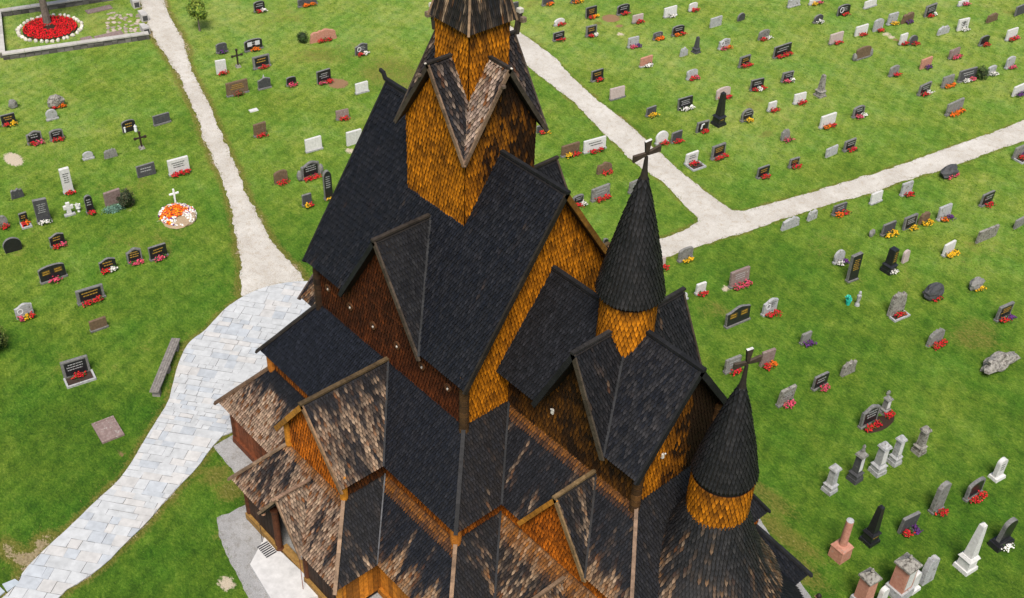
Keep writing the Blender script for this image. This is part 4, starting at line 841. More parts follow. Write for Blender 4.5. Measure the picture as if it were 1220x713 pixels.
at = me.attributes.new('Mask', 'FLOAT_COLOR', 'POINT')
far = np.clip((np.hypot(GX-25, GY+21)-30)/45, 0, 1)  # lightens the far lawn: distance and sky sheen painted into the grass
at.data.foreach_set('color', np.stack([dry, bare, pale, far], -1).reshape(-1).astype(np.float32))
m, t, b = nodes('mown_grass')
ga = N(t, 'ShaderNodeAttribute', attribute_name='Mask'); tc = N(t, 'ShaderNodeTexCoord')
def nz(scale, detail=4.0, rough=.6, st=(1, 1, 1), dist=0.0):
    mp = N(t, 'ShaderNodeMapping'); mp.inputs['Scale'].default_value = st; mp.inputs['Rotation'].default_value = (0, 0, R(35))
    t.links.new(tc.outputs['Object'], mp.inputs[0])
    n = N(t, 'ShaderNodeTexNoise', Scale=scale, Detail=detail, Roughness=rough, Distortion=dist); t.links.new(mp.outputs[0], n.inputs['Vector']); return n.outputs[0]
def mth(op, a, b_):
    n = N(t, 'ShaderNodeMath', operation=op)
    for s_, v in zip(n.inputs, (a, b_)):
        if isinstance(v, (int, float)): s_.default_value = v
        else: t.links.new(v, s_)
    return n.outputs[0]
big, mid, fine, blade = nz(.09, 3), nz(.75, 6, .7, (1, 1.6, 1), .5), nz(7, 6, .72, (1, 1.7, 1)), nz(21, 4, .75, (1, 2.2, 1))
sepc = N(t, 'ShaderNodeSeparateColor'); t.links.new(ga.outputs['Color'], sepc.inputs[0])
s = mth('ADD', mth('ADD', mth('MULTIPLY', big, .34), mth('MULTIPLY', mid, .36)), mth('ADD', mth('MULTIPLY', fine, .50), mth('MULTIPLY', blade, .44)))
s = mth('ADD', s, mth('SUBTRACT', mth('MULTIPLY', ga.outputs['Alpha'], .175), .185))  # adds the painted lightening of the far lawn
s = mth('ADD', s, mth('MULTIPLY', mth('SUBTRACT', nz(2.6, 5, .75, (1, 2.4, 1), .8), .5), .22))
g = ramp(t, s, [(.42, (.014,.038,.004)), (.55, (.042,.092,.007)), (.66, (.086,.152,.012)), (.77, (.175,.240,.028)), (.90, (.30,.33,.085))])
thr = mth('ADD', sepc.outputs[0], mth('ADD', mth('MULTIPLY', mth('SUBTRACT', mid, .5), .9), mth('MULTIPLY', mth('SUBTRACT', fine, .5), 1.1)))
yel = ramp(t, fine, [(.35, (.07,.075,.012)), (.55, (.16,.145,.028)), (.7, (.25,.21,.07))])
wv_ = N(t, 'ShaderNodeTexWave', Scale=.42, Distortion=2.2, Detail=3.0); wv_.inputs['Detail Scale'].default_value = 1.5; mpw = N(t, 'ShaderNodeMapping'); mpw.inputs['Rotation'].default_value = (0, 0, R(-22)); t.links.new(tc.outputs['Object'], mpw.inputs[0]); t.links.new(mpw.outputs[0], wv_.inputs['Vector'])
g = mix(t, 'MULTIPLY', .45, g, ramp(t, wv_.outputs[1], [(.1, (.72, .80, .72)), (.6, (1.06, 1.04, 1))]))
hue = nz(.32, 4, .7); clov = nz(1.9, 5, .78, (1, 1.3, 1), .3)
g = mix(t, 'MULTIPLY', ramp(t, hue, [(.35, (1, 1, 1)), (.62, (0, 0, 0))]), g, (.66, .92, .82))
g = mix(t, 'MULTIPLY', ramp(t, clov, [(.40, (1, 1, 1)), (.52, (0, 0, 0))]), g, (.76, .80, .88))
worn = nz(.16, 5, .72, (1, 1, 1), .4)
thr = mth('ADD', thr, mth('MULTIPLY', mth('MAXIMUM', mth('SUBTRACT', worn, .515), 0), 3.0))
g = mix(t, 'MIX', ramp(t, thr, [(.38, (0, 0, 0)), (.75, (.8, .8, .8))]), g, yel)
th2 = mth('ADD', thr, mth('MULTIPLY', ga.outputs['Alpha'], 0))
sandc = ramp(t, fine, [(.35, (.22,.16,.09)), (.65, (.38,.30,.19))])
g = mix(t, 'MIX', ramp(t, thr, [(.93, (0, 0, 0)), (1.1, (.85, .85, .85))]), g, sandc)
tb = mth('ADD', sepc.outputs[1], mth('MULTIPLY', mth('SUBTRACT', fine, .5), .9))
g = mix(t, 'MIX', ramp(t, tb, [(.45, (0, 0, 0)), (.6, (1, 1, 1))]), g, ramp(t, blade, [(.3, (.16,.085,.04)), (.7, (.33,.20,.11))]))
tp_ = mth('ADD', sepc.outputs[2], mth('MULTIPLY', mth('SUBTRACT', fine, .5), 1.0))
g = mix(t, 'MIX', ramp(t, tp_, [(.45, (0, 0, 0)), (.6, (1, 1, 1))]), g, ramp(t, blade, [(.3, (.36,.28,.19)), (.7, (.6,.52,.4))]))
t.links.new(g, b.inputs['Base Color']); b.inputs['Roughness'].default_value = .9; b.inputs['Specular IOR Level'].default_value = .12
bp = N(t, 'ShaderNodeBump', Strength=.9, Distance=.06); t.links.new(mth('ADD', fine, mth('MULTIPLY', blade, .8)), bp.inputs['Height']); t.links.new(bp.outputs[0], b.inputs['Normal'])
me.materials.append(m)
ground = bpy.data.objects.new('ground', me); col.objects.link(ground); tag(ground, 'mown churchyard grass with worn yellow and bare patches', kind='structure')

def gravel_mat(name, c1, c2, c3, sc=28):
    m, t, b = nodes(name); tc = N(t, 'ShaderNodeTexCoord')
    n1 = N(t, 'ShaderNodeTexNoise', Scale=.5, Detail=5.0, Roughness=.7); n2 = N(t, 'ShaderNodeTexNoise', Scale=sc, Detail=4.0, Roughness=.8); n3 = N(t, 'ShaderNodeTexNoise', Scale=3.0, Detail=5.0, Roughness=.75)
    for n in (n1, n2, n3): t.links.new(tc.outputs['Object'], n.inputs['Vector'])
    c = mix(t, 'MIX', ramp(t, n1.outputs[0], [(.35, (0, 0, 0)), (.62, (1, 1, 1))]), c1, c2)
    c = mix(t, 'MIX', ramp(t, n3.outputs[0], [(.50, (0, 0, 0)), (.72, (.8, .8, .8))]), c, c3)
    c = mix(t, 'MULTIPLY', 1.0, c, ramp(t, n2.outputs[0], [(.3, (.55, .55, .55)), (.7, (1.25, 1.25, 1.25))]))
    t.links.new(c, b.inputs['Base Color']); b.inputs['Roughness'].default_value = .95; b.inputs['Specular IOR Level'].default_value = .1
    bp = N(t, 'ShaderNodeBump', Strength=.6, Distance=.02); t.links.new(n2.outputs[0], bp.inputs['Height']); t.links.new(bp.outputs[0], b.inputs['Normal'])
    return m
def sheet(name, poly, z, mat, label):
    me = bpy.data.meshes.new(name); me.from_pydata([(x, y, z) for x, y in poly], [], [list(range(len(poly)))])
    me.materials.append(mat); o = bpy.data.objects.new(name, me); col.objects.link(o)
    if me.polygons[0].normal.z < 0: me.flip_normals()
    return tag(o, label, kind='structure')
M_GRAVEL = gravel_mat('pale_gravel', (.54,.51,.46), (.43,.395,.345), (.36,.305,.23))
M_GREY = gravel_mat('grey_gravel', (.33,.325,.32), (.26,.255,.25), (.17,.155,.13), 34)
sheet('gravel_path', wob(PW, .1, amp=.085), .008, M_GRAVEL, 'trodden gravel path from the paved forecourt towards the small tree')
sheet('gravel_path', wob(PDG, .1, amp=.07, seed=4), .004, M_GRAVEL, 'wide pale gravel paths that meet beside the church')
sheet('gravel_strip', wob(GRAVEL_RING, amp=.05, seed=8), .012, M_GREY, 'grey gravel strip round the foot of the church')
sheet('paving_bed', wob(PV, amp=.03, seed=2), .016, gravel_mat('jointing_sand', (.40,.395,.38), (.34,.335,.32), (.22,.215,.17)), 'sand bed under the flagstones')
# flagstones: irregular courses clipped by the outline of the forecourt
mb = MB(); ang = R(38); ca_, sa_ = math.cos(ang), math.sin(ang)
loc = [(x*ca_+y*sa_, -x*sa_+y*ca_) for x, y in PV]
A2 = sum(a[0]*b[1]-b[0]*a[1] for a, b in zip(loc, loc[1:]+loc[:1]))
if A2 < 0: loc = loc[::-1]
u0 = min(p[0] for p in loc); u1 = max(p[0] for p in loc); v = min(p[1] for p in loc); v1 = max(p[1] for p in loc)
while v < v1:
    h = rng.choice([.24, .3, .36, .44, .52]); u = u0-rng.random()
    while u < u1:
        wd = rng.uniform(.26, .85); g_ = .0045; parts = [(u, wd, v, h)]
        if h > .55 and rng.random() < .35: parts = [(u, wd, v, h*.5), (u, wd, v+h*.5, h*.5)]
        for (pu, pw, pv_, ph) in parts:
            j = lambda: rng.uniform(-.022, .006)
            q = [(pu+g_+j(), pv_+g_+j()), (pu+pw-g_+j(), pv_+g_+j()), (pu+pw-g_+j(), pv_+ph-g_+j()), (pu+g_+j(), pv_+ph-g_+j())]
            sub = loc
            for a_, b_ in zip(q, q[1:]+q[:1]):
                sub = clip2(sub, a_, b_)
                if len(sub) < 3: break
            if len(sub) < 3: continue
            k = rng.uniform(.94, 1.05); tone = rng.random()
            c = (.41*k, .418*k, .42*k) if tone < .62 else (.43*k, .42*k, .405*k) if tone < .82 else (.36*k, .38*k, .40*k)
            zt = .045+rng.uniform(-.006, .006)
            W_ = [(x*ca_-y*sa_, x*sa_+y*ca_) for x, y in sub]
            mb.face([(x, y, zt) for x, y in W_], c)
            for i in range(len(W_)):
                k2 = (i+1) % len(W_); mb.face([(*W_[i], zt), (*W_[i], .01), (*W_[k2], .01), (*W_[k2], zt)], tuple(x*.6 for x in c))
        u += wd
    v += h
tag(mb.build('flagstone_paving', M_STONEATTR), 'pale slate flagstones of the church forecourt and walk', kind='structure')
# slab before the porch with an iron grate
mb = MB(); q = STEP_SLAB
mb.prism([(x, y, .14) for x, y in q], UP, .14, (.47,.46,.45)); st = mb.build('doorstep_slab', M_STONEATTR)
tag(st, 'large pale stone slab with dark foot grate before the porch', 'doorstep')
mb = MB(); gx, gy = GRATE
for i in range(7): mb.box((gx-.3+i*.1, gy-.22, .142), (gx-.3+i*.1+.05, gy+.22, .158), (.03,.03,.035))
mb.build('foot_grate', M_IRON, st)
for poly in EDGE_SLABS:
    mb = MB(); mb.prism([(x, y, .05) for x, y in poly], UP, .06, (.34,.38,.41))
    tag(mb.build('paving_slab', M_STONEATTR), 'loose grey slab set beside the lower end of the flagstone walk', 'paving slab', 'loose slabs beside the walk')

# longer grass: tufts over the lawn, thicker at the path edges and round the stones
def inside(poly, X, Y):
    c = np.zeros(X.shape, bool)
    for (x0, y0), (x1, y1) in zip(poly, poly[1:]+poly[:1]):
        k = (y0 > Y) != (y1 > Y); c ^= k & (X < (x1-x0)*(Y-y0)/((y1-y0) or 1e-9)+x0)
    return c
nr = np.random.default_rng(5)
TX = nr.uniform(-58, 24, 120000); TY = nr.uniform(-20, 66, 120000)
keep = np.abs((TX+TY*.92)+6) < 60; TX, TY = TX[keep], TY[keep]
ex, ey = [], []
for poly, n_ in ((PW, 26), (PDG, 16), (PV, 26), (GRAVEL_RING, 20)):
    for (x0, y0), (x1, y1) in zip(poly, poly[1:]+poly[:1]):
        q = int(math.hypot(x1-x0, y1-y0)*n_)
        u = nr.random(q); ex.append(x0+(x1-x0)*u+nr.normal(0, .07, q)); ey.append(y0+(y1-y0)*u+nr.normal(0, .07, q))
ne = sum(map(len, ex)); on = np.zeros(len(TX)+ne, bool); on[len(TX):] = True
TX = np.concatenate([TX]+ex); TY = np.concatenate([TY]+ey)
sx_, sy_ = [], []
for q in STONES:
    k = 46; a_ = nr.uniform(0, 6.28, k); sx_.append(q[0]-.08+np.cos(a_)*.2); sy_.append(q[1]+np.sin(a_)*(q[2]*.5+.1))
on = np.concatenate([on, np.ones(len(STONES)*46, bool)]); TX = np.concatenate([TX]+sx_); TY = np.concatenate([TY]+sy_)
bad = np.zeros(len(TX), bool)
for poly in (PW, PDG, PV, GRAVEL_RING): bad |= inside(poly, TX, TY) & ~(on & (nr.random(len(TX)) < .6))
bad |= (TX > -7) & (TX < 13) & (np.abs(TY) < 6.6)
TX, TY, on = TX[~bad], TY[~bad], on[~bad]
gi = np.clip(np.searchsorted(xs, TX), 0, nx-1); gj = np.clip(np.searchsorted(ys, TY), 0, ny-1); td = dry[gi, gj]; tbr = np.maximum(bare[gi, gj], pale[gi, gj])
ok = tbr < .4; TX, TY, on, td = TX[ok], TY[ok], on[ok], td[ok]
B = 4; n_ = len(TX)*B
X = np.repeat(TX, B)+nr.normal(0, .035, n_); Y = np.repeat(TY, B)+nr.normal(0, .035, n_); O = np.repeat(on, B); D = np.repeat(td, B)
a_ = nr.uniform(0, 6.28, n_); hg = nr.uniform(.02, .055, n_)*np.where(O, 1.25, 1); wg = nr.uniform(.007, .016, n_); la = nr.uniform(0, 6.28, n_); ll = hg*nr.uniform(.2, .9, n_)
VV = np.empty((n_, 3, 3), np.float32)
VV[:, 0] = np.stack([X-np.cos(a_)*wg, Y-np.sin(a_)*wg, np.zeros(n_)], -1); VV[:, 1] = np.stack([X+np.cos(a_)*wg, Y+np.sin(a_)*wg, np.zeros(n_)], -1); VV[:, 2] = np.stack([X+np.cos(la)*ll, Y+np.sin(la)*ll, hg], -1)
me = bpy.data.meshes.new('grass_tufts'); me.vertices.add(n_*3); me.vertices.foreach_set('co', VV.ravel()); me.loops.add(n_*3); me.loops.foreach_set('vertex_index', np.arange(n_*3, dtype=np.int32))
me.polygons.add(n_); me.polygons.foreach_set('loop_start', np.arange(0, n_*3, 3, dtype=np.int32)); me.update(calc_edges=True)
gcol = np.array([(.045,.10,.009), (.065,.130,.013), (.09,.16,.018), (.15,.22,.035)])[nr.choice(4, n_, p=[.3, .36, .24, .1])]*nr.uniform(.75, 1.2, (n_, 1))
yk = (nr.random(n_) < D*.9)[:, None]; gcol = np.where(yk, np.array([.21,.17,.045])*nr.uniform(.6, 1.3, (n_, 1)), gcol)
at = me.attributes.new('Col', 'FLOAT_COLOR', 'POINT'); cc = np.ones((n_, 3, 4), np.float32); cc[:, :, :3] = gcol[:, None]; cc[:, :2, :3] *= .85; at.data.foreach_set('color', cc.ravel())
me.materials.append(M_LEAF); o = bpy.data.objects.new('grass_tufts', me); col.objects.link(o); tag(o, 'longer grass tufts scattered over the lawn and along the path edges', 'grass', kind='stuff')

# ------------------------------------------------------------------ gravestones
def outline(shape, w, h, r):
    h2 = w/2
    if shape == 'arch':
        k = .22*h; return [(-h2, 0), (h2, 0), (h2, h-k)]+[(h2*math.cos(a), h-k+k*math.sin(a)) for a in [i*math.pi/10 for i in range(1, 10)]]+[(-h2, h-k)]
    if shape == 'round':
        k = .55*h; return [(-h2*.9, 0), (h2*.9, 0), (h2, h-k)]+[(h2*math.cos(a), h-k+k*math.sin(a)) for a in [i*math.pi/12 for i in range(1, 12)]]+[(-h2, h-k)]
    if shape == 'wave':
        top = [(1-2*i/14, i/14) for i in range(15)]
        return [(-h2, 0), (h2, 0)]+[(h2*x, h*(.82+.18*math.cos(x*math.pi)*.5+.09+.05*math.sin(2.5*x+r.random()*.2))) for x, _ in top]
    if shape == 'rough':
        n = 11; return [(-h2, 0), (h2, 0), (h2*r.uniform(.85, 1.02), h*.5)]+[(h2*(.9-1.8*i/n), h*(r.uniform(.8, 1.0)-.18*abs(1-2*i/n)**3)) for i in range(n+1)]+[(-h2*r.uniform(.85, 1.02), h*.5)]
    if shape == 'cross':
        a = w*.2; return [(-a*1.3, 0), (a*1.3, 0), (a, h*.45), (h2, h*.48), (h2, h*.74), (a, h*.76), (a, h), (-a, h), (-a, h*.76), (-h2, h*.74), (-h2, h*.48), (-a, h*.45)]
    if shape == 'point': return [(-h2, 0), (h2, 0), (h2*.92, h*.9), (h2*.3, h), (-h2*.5, h*.97), (-h2*.95, h*.86)]
    t_ = r.uniform(-.03, .03)*h
    return [(-h2, 0), (h2, 0), (h2, h-.02+t_), (h2-.02, h+t_), (-h2+.02, h-t_), (-h2, h-.02-t_)]
def extrude(mb, pts, x0, x1, ch=.012, m_side=0, m_front=0):
    n = len(pts); cx = sum(p[0] for p in pts)/n; cz = sum(p[1] for p in pts)/n
    ins = [(p[0]+(cx-p[0])*min(.5, ch/max(.03, abs(p[0]-cx)+.02)), p[1] if p[1] <= 0 else p[1]-ch) for p in pts]
    A = [(x0, y, z) for y, z in pts]; B = [(x1-ch, y, z) for y, z in pts]; C_ = [(x1, y, z) for y, z in ins]
    mb.face(C_, m=m_front); mb.face(A[::-1], m=m_side)
    for P, Q, mm in ((A, B, m_side), (B, C_, m_front)):
        for i in range(n):
            j = (i+1) % n; mb.face([P[i], P[j], Q[j], Q[i]], m=mm)
def ico(mb, c, rad, r, sub=2, amp=.25, m=0, flat=True):
    bm = bmesh.new(); bmesh.ops.create_icosphere(bm, subdivisions=sub, radius=1)
    sd = r.uniform(0, 50)
    for v in bm.verts:
        k = 1+amp*noise.fractal(v.co*1.6+Vector((sd, 0, sd)), .8, 2, 3)
        v.co = Vector((v.co.x*rad[0]*k, v.co.y*rad[1]*k, max(-.98*rad[2], v.co.z*rad[2]*k)))
    for f in bm.faces: mb.face([v.co+Vector(c) for v in f.verts], m=m)
    bm.free()
def lines(mb, x, y0, y1, z0, z1, ink, r):
    n = max(2, int((z1-z0)/.11)); hh = (z1-z0)/n
    for i in range(n):
        yy = y0+(y1-y0)*r.uniform(.02, .2); end = y1-(y1-y0)*r.uniform(.02, .2); z = z1-(i+.7)*hh
        while yy < end:
            l = min(end-yy, r.uniform(.05, .15)); mb.box((x, yy, z), (x+.004, yy+l*.8, z+hh*.34), INK[ink]); yy += l
def taper(mb, x, y, z0, z1, a0, b0, a1, b1, m=0):
    A = [(x-a0, y-b0, z0), (x+a0, y-b0, z0), (x+a0, y+b0, z0), (x-a0, y+b0, z0)]; B = [(x-a1, y-b1, z1), (x+a1, y-b1, z1), (x+a1, y+b1, z1), (x-a1, y+b1, z1)]
    mb.face(A[::-1], m=m); mb.face(B, m=m)
    for i in range(4):
        j = (i+1) % 4; mb.face([A[i], A[j], B[j], B[i]], m=m)
FC = {'R': (.50,.010,.014), 'P': (.60,.075,.15), 'O': (.68,.13,.006), 'Y': (.72,.40,.012), 'W': (.7,.67,.62), 'V': (.10,.025,.15), 'B': (.2,.04,.025)}
FN = {'R': 'red', 'P': 'pink', 'O': 'orange', 'Y': 'yellow', 'W': 'white', 'V': 'violet', 'B': 'dull red'}
def flowers(x, y, rz, wd, code, ref, r):
    mb = MB(); n = len(code); wd = max(.34, wd)
    for i, ch in enumerate(code):
        cy = (i+.5)/n*wd-wd/2; hw = wd/n*.5
        for _ in range(int(14+hw*50)):
            px, py = r.gauss(0, .085), cy+r.uniform(-1, 1)*hw; z = .05+abs(r.gauss(.09, .06))
            mb.blob((px, py, z), r.uniform(.03, .055), r.choice([(.02,.05,.01),(.035,.075,.012),(.045,.09,.015)]))
        for _ in range(int(30+hw*120)):
            px, py = r.gauss(.02, .085), cy+max(-1.1, min(1.1, r.gauss(0, .55)))*hw; d = 1-min(1, abs(py-cy)/(hw+.01))*.4
            z = .10+.17*d*r.random(); k = r.uniform(.6, 1.2)
            mb.blob((px, py, z), r.uniform(.026, .05), tuple(min(.8, c*k) for c in lerp(FC[ch], r.choice([FC[ch], (.42,.012,.05), (.55,.06,.03), (.3,.02,.02)]) if ch in 'RP' else FC[ch], r.random()*.8)))
    o = mb.build('grave_flowers', M_FLOWER, loc=(x, y, 0)); o.rotation_euler = (0, 0, rz)
    nm = '-'.join(dict.fromkeys(FN[c] for c in code))
    return tag(o, f'{nm} flowers planted before the {ref}', 'flowers', 'flowers planted at the graves')
def kerb_part(par, w, d, soil=True):
    mb = MB(); t_ = .08
    for p0, p1 in (((.1, -w/2, 0), (d, -w/2+t_, .1)), ((.1, w/2-t_, 0), (d, w/2, .1)), ((d-t_, -w/2+t_+.002, 0), (d, w/2-t_-.002, .1))): mb.box(p0, p1, jit=.004)
    mb.build('kerb', STONE['S'], par)
    if soil:
        mb = MB(); mb.box((.1, -w/2+t_, 0), (d-t_, w/2-t_, .035)); mb.build('bed_soil', STONE['BED'], par)
KERBED = {'black double stone in a pale kerb nearest the bench': .75, 'tiny black stone inside a narrow kerbed bed': .6, 'white stone in a kerbed bed beside the path': .8, 'grey stone behind a dark red and violet bed': .7, 'tall rough grey stone with a red flower wreath': .5}
for (x, y, w, h, shape, colr, ins, fl, ref) in STONES:
    w *= .885; h *= .92; r = random.Random(hash((round(x*100), round(y*100))) & 0xffff)
    rz = R(-8+r.uniform(-4, 4)); lean = r.gauss(-.5, 2.2)
    nm = {'obelisk': 'obelisk', 'pillar': 'grave_pillar', 'column': 'grave_column', 'monument': 'grave_monument', 'boulder': 'boulder_gravestone', 'tablet': 'grave_tablet', 'cross': 'stone_cross'}.get(shape, 'gravestone')
    t_ = min(.18, max(.09, .07+.07*h)); x -= t_/2
    g = empty(nm, (x, y, 0), rz, ref, 'gravestone', 'gravestones in the churchyard')
    base = STONE[{'KF': 'K', 'KB': 'K', 'BK': 'BN', 'DB': 'D', 'PW': 'PK'}.get(colr, colr)]
    rim = STONE['RIM'] if colr in ('K', 'KF', 'D', 'KB') else base
    mb = MB()
    if shape in ('slab', 'arch', 'round', 'wave', 'rough', 'narrow', 'narrowp', 'cross'):
        z0 = .09 if shape != 'rough' and r.random() < .75 else 0.0
        if shape == 'narrowp': z0 = .34
        hh = max(.25, h-z0); ol = outline({'narrow': 'point' if 'pointed' in ref else ('arch' if r.random() < .4 else 'slab'), 'narrowp': 'arch'}.get(shape, shape), w, hh, r)
        if shape == 'rough': t_ *= 1.3
        extrude(mb, ol, -t_/2, t_/2)
        hs = mb.build('headstone', rim, g); hs.location = (0, 0, z0); hs.rotation_euler = (0, R(lean), 0)
        if rim is not base or colr in ('BR', 'PK', 'S') and shape in ('slab', 'arch') and ins:
            k = .8 if colr == 'KF' else .975
            f = MB(); pl = [(p[0]*k, hh*.5+(p[1]-hh*.5)*k) for p in ol]; f.prism([(t_/2+.006, a, b_) for a, b_ in pl], (1, 0, 0), .012)
            f.build('polished_face', base, hs)
        if colr == 'KF' and 'blocks' in ref or colr == 'BK':
            for s_ in (-1, 1):
                f = MB(); ico(f, (0, s_*(w*.5+.1), hh*.33), (.16, .16, hh*.42), r); f.build('side_block', STONE['G'], g)
        if ins and ins not in ('G', 'W', 'gg'):
            f = MB(); lines(f, t_/2+.009, -w*.36, w*.36, hh*.38, hh*.84, ins, r); f.build('inscription', M_INK, hs)
        elif ins in ('G', 'gg'):
            for s_ in (-1, 1):
                f = MB()
                f.box((t_/2+.007, s_*w*.23-w*.15, hh*.42), (t_/2+.011, s_*w*.23+w*.15, hh*.74), (.10,.06,.01)); lines(f, t_/2+.012, s_*w*.23-w*.15, s_*w*.23+w*.15, hh*.42, hh*.74, 'g', r); f.build('gold_panel', M_INK, hs)
        elif ins == 'W':
            f = MB(); f.beam((t_/2+.02, -w*.18, hh*.35), (t_/2+.02, -w*.12, hh*.8), .09, .03, (.6,.6,.6), up=(1, 0, 0)); f.beam((t_/2+.02, -w*.12, hh*.75), (t_/2+.02, w*.05, hh*.8), .07, .03, (.6,.6,.6), up=(1, 0, 0)); f.build('carved_figure', M_INK, hs)
        if z0:
            f = MB()
            if shape == 'narrowp': taper(f, 0, 0, 0, .24, .26, w*.75, .24, w*.7); taper(f, 0, 0, .24, z0, .2, w*.62, .17, w*.55)
            else: f.box((-t_/2-.03, -w/2-.03, 0), (t_/2+.06, w/2+.03, z0), jit=.006)
            f.build('plinth', base if shape == 'narrowp' else STONE['RIM'] if colr not in ('W', 'P', 'S') else STONE['S'], g)
        if 'finial' in ref:
            f = MB(); taper(f, 0, 0, h, h+.2, .05, .05, .01, .01); f.build('finial', STONE['S'], g)
        if 'ring ornament' in ref or 'scroll' in ref or 'heart' in ref or 'pale ring' in ref:
            f = MB()
            for i in range(14):
                a0, a1 = 2*math.pi*i/14, 2*math.pi*(i+1)/14; ry, rzz = w*.15, w*.17
                f.beam((t_/2+.014, -w*.22+ry*math.cos(a0), hh*.55+rzz*math.sin(a0)), (t_/2+.014, -w*.22+ry*math.cos(a1), hh*.55+rzz*math.sin(a1)), .045, .02, (.62,.62,.62), up=(1, 0, 0))
            f.build('ornament', M_INK, hs)
        if 'cross mark' in ref:
            f = MB(); f.box((t_/2+.004, -.03, hh*.35), (t_/2+.012, .03, hh*.85), INK['k']); f.box((t_/2+.004, -.13, hh*.62), (t_/2+.0115, -.031, hh*.69), INK['k']); f.box((t_/2+.004, .031, hh*.62), (t_/2+.0115, .13, hh*.69), INK['k']); f.build('cross_mark', M_INK, hs)
        if 'white plates' in ref:
            for s_ in (-1, 1):
                f = MB(); f.box((t_/2+.008, s_*w*.22-w*.13, hh*.35), (t_/2+.016, s_*w*.22+w*.13, hh*.8), (.5,.5,.52)); f.build('white_plate', M_INK, hs)
    elif shape == 'boulder':
        ico(mb, (0, 0, h*.42), (w*.3 if 'jagged' not in ref else .4, w*.5, h*.56), r, 3, .55 if 'jagged' in ref else .25); hs = mb.build('boulder', base, g)
    elif shape == 'obelisk':
        bw = w*.40
        taper(mb, 0, 0, 0, h*.07, bw*1.1, bw*1.1, bw*1.05, bw*1.05); taper(mb, 0, 0, h*.07, h*.25, bw*.85, bw*.85, bw*.8, bw*.8); taper(mb, 0, 0, h*.25, h*.3, bw, bw, bw*.75, bw*.75)
        mb.build('pedestal', base, g); mb = MB()
        taper(mb, 0, 0, h*.3, h*.95, bw*.62, bw*.62, bw*.36, bw*.36); taper(mb, 0, 0, h*.95, h, bw*.36, bw*.36, .01, .01); sh_ = mb.build('shaft', base, g); sh_.rotation_euler = (R(r.uniform(-1, 1)), R(r.uniform(-1, 1)), 0)
        if colr == 'K': f = MB(); lines(f, bw*.81, -bw*.6, bw*.6, h*.1, h*.22, 'g', r); f.build('inscription', M_INK, g)
    elif shape == 'pillar':
        bw = w*.39
        mat = STONE['K'] if colr == 'KB' else STONE['D'] if colr == 'DB' else STONE['L'] if colr == 'L' else STONE['S'] if colr == 'PW' else base
        taper(mb, 0, 0, 0, h*.12, bw, bw, bw*.95, bw*.95); taper(mb, 0, 0, h*.12, h*.26, bw*.85, bw*.85, bw*.8, bw*.8); taper(mb, 0, 0, h*.26, h*.31, bw*.95, bw*.95, bw*.7, bw*.7); mb.build('pedestal', mat, g)
        mb = MB(); taper(mb, 0, 0, h*.31, h*.84, bw*.62, bw*.62, bw*.55, bw*.55)
        if colr == 'L':
            for i in range(4): ico(mb, (0, 0, h*(.36+.14*i)), (bw*.66, bw*.62, h*.1), r, 2, .3)
        sh_ = mb.build('shaft', mat, g); mb = MB()
        taper(mb, 0, 0, h*.84, h*.9, bw*.8, bw*.8, bw*.7, bw*.7); taper(mb, 0, 0, h*.9, h, bw*.6, bw*.6, bw*.18, bw*.18)
        if 'urn' in ref: mb.revolve([(bw*.2, h*.98), (bw*.35, h*1.03), (bw*.22, h*1.1), (bw*.3, h*1.14), (.02, h*1.2)], 0, 0, 10)
        if colr != 'KB': mb.build('cap', STONE['G'] if colr == 'DB' else mat, g)
        if ins == 'P': f = MB(); f.prism([(bw*.615, -bw*.45, h*.36), (bw*.615, bw*.45, h*.36), (bw*.565, bw*.42, h*.81), (bw*.565, -bw*.42, h*.81)], (1, 0, .06), .012); f.build('white_panel', STONE['W'], g)
        elif ins == 'g': f = MB(); lines(f, bw*.63, -bw*.45, bw*.45, h*.4, h*.8, 'g', r); f.build('inscription', M_INK, g)
    elif shape == 'column':
        bw = w*.4; taper(mb, 0, 0, 0, h*.3, bw*.95, bw*.95, bw*.9, bw*.9); taper(mb, 0, 0, h*.3, h*.36, bw, bw, bw*.75, bw*.75); mb.build('pedestal', base, g)
        mb = MB(); mb.revolve([(bw*.5, h*.34), (bw*.46, h*.97), (bw*.43, h*.985)], 0, 0, 18); mb.build('shaft', base, g, smooth=False)
        mb = MB(); mb.revolve([(bw*.43, h*.985), (bw*.45, h), (bw*.3, h+.012)], 0, 0, 16); mb.build('broken_top', STONE['S'], g)
    elif shape == 'tablet':
        bw = w*.5; f = MB(); taper(f, 0, 0, 0, .14, .22, bw, .2, bw*.95); f.build('plinth', base, g); ol = outline('arch', w*.78, h-.14, r); extrude(mb, ol, -.09, .09); hs = mb.build('headstone', base, g); hs.location = (0, 0, .14)
        if ins: f = MB(); lines(f, .094, -w*.25, w*.25, h*.3, h*.7, ins, r); f.build('inscription', M_INK, hs)
    elif shape == 'monument':
        bw = w*.36; taper(mb, 0, 0, 0, h*.2, bw*1.1, bw*1.1, bw*1.05, bw*1.05); mb.build('pedestal', STONE['S'], g); mb = MB()
        taper(mb, 0, 0, h*.2, h*.78, bw*.82, bw*.82, bw*.78, bw*.78); mb.build('block', STONE['P'], g); mb = MB()
        taper(mb, 0, 0, h*.78, h*.82, bw*1.02, bw*1.02, bw*1.02, bw*1.02); taper(mb, 0, 0, h*.82, h*.94, bw*.98, bw*.98, bw*.12, bw*.12); mb.revolve([(.05, h*.93), (.075, h*.98), (.03, h*1.03)], 0, 0, 8); mb.build('cap', STONE['L'], g)
        if ins == 'P': f = MB(); f.box((bw*.83, -bw*.55, h*.26), (bw*.845, bw*.55, h*.72)); f.build('white_panel', STONE['W'], g)
    if ref in KERBED: kerb_part(g, w+.1, KERBED[ref])
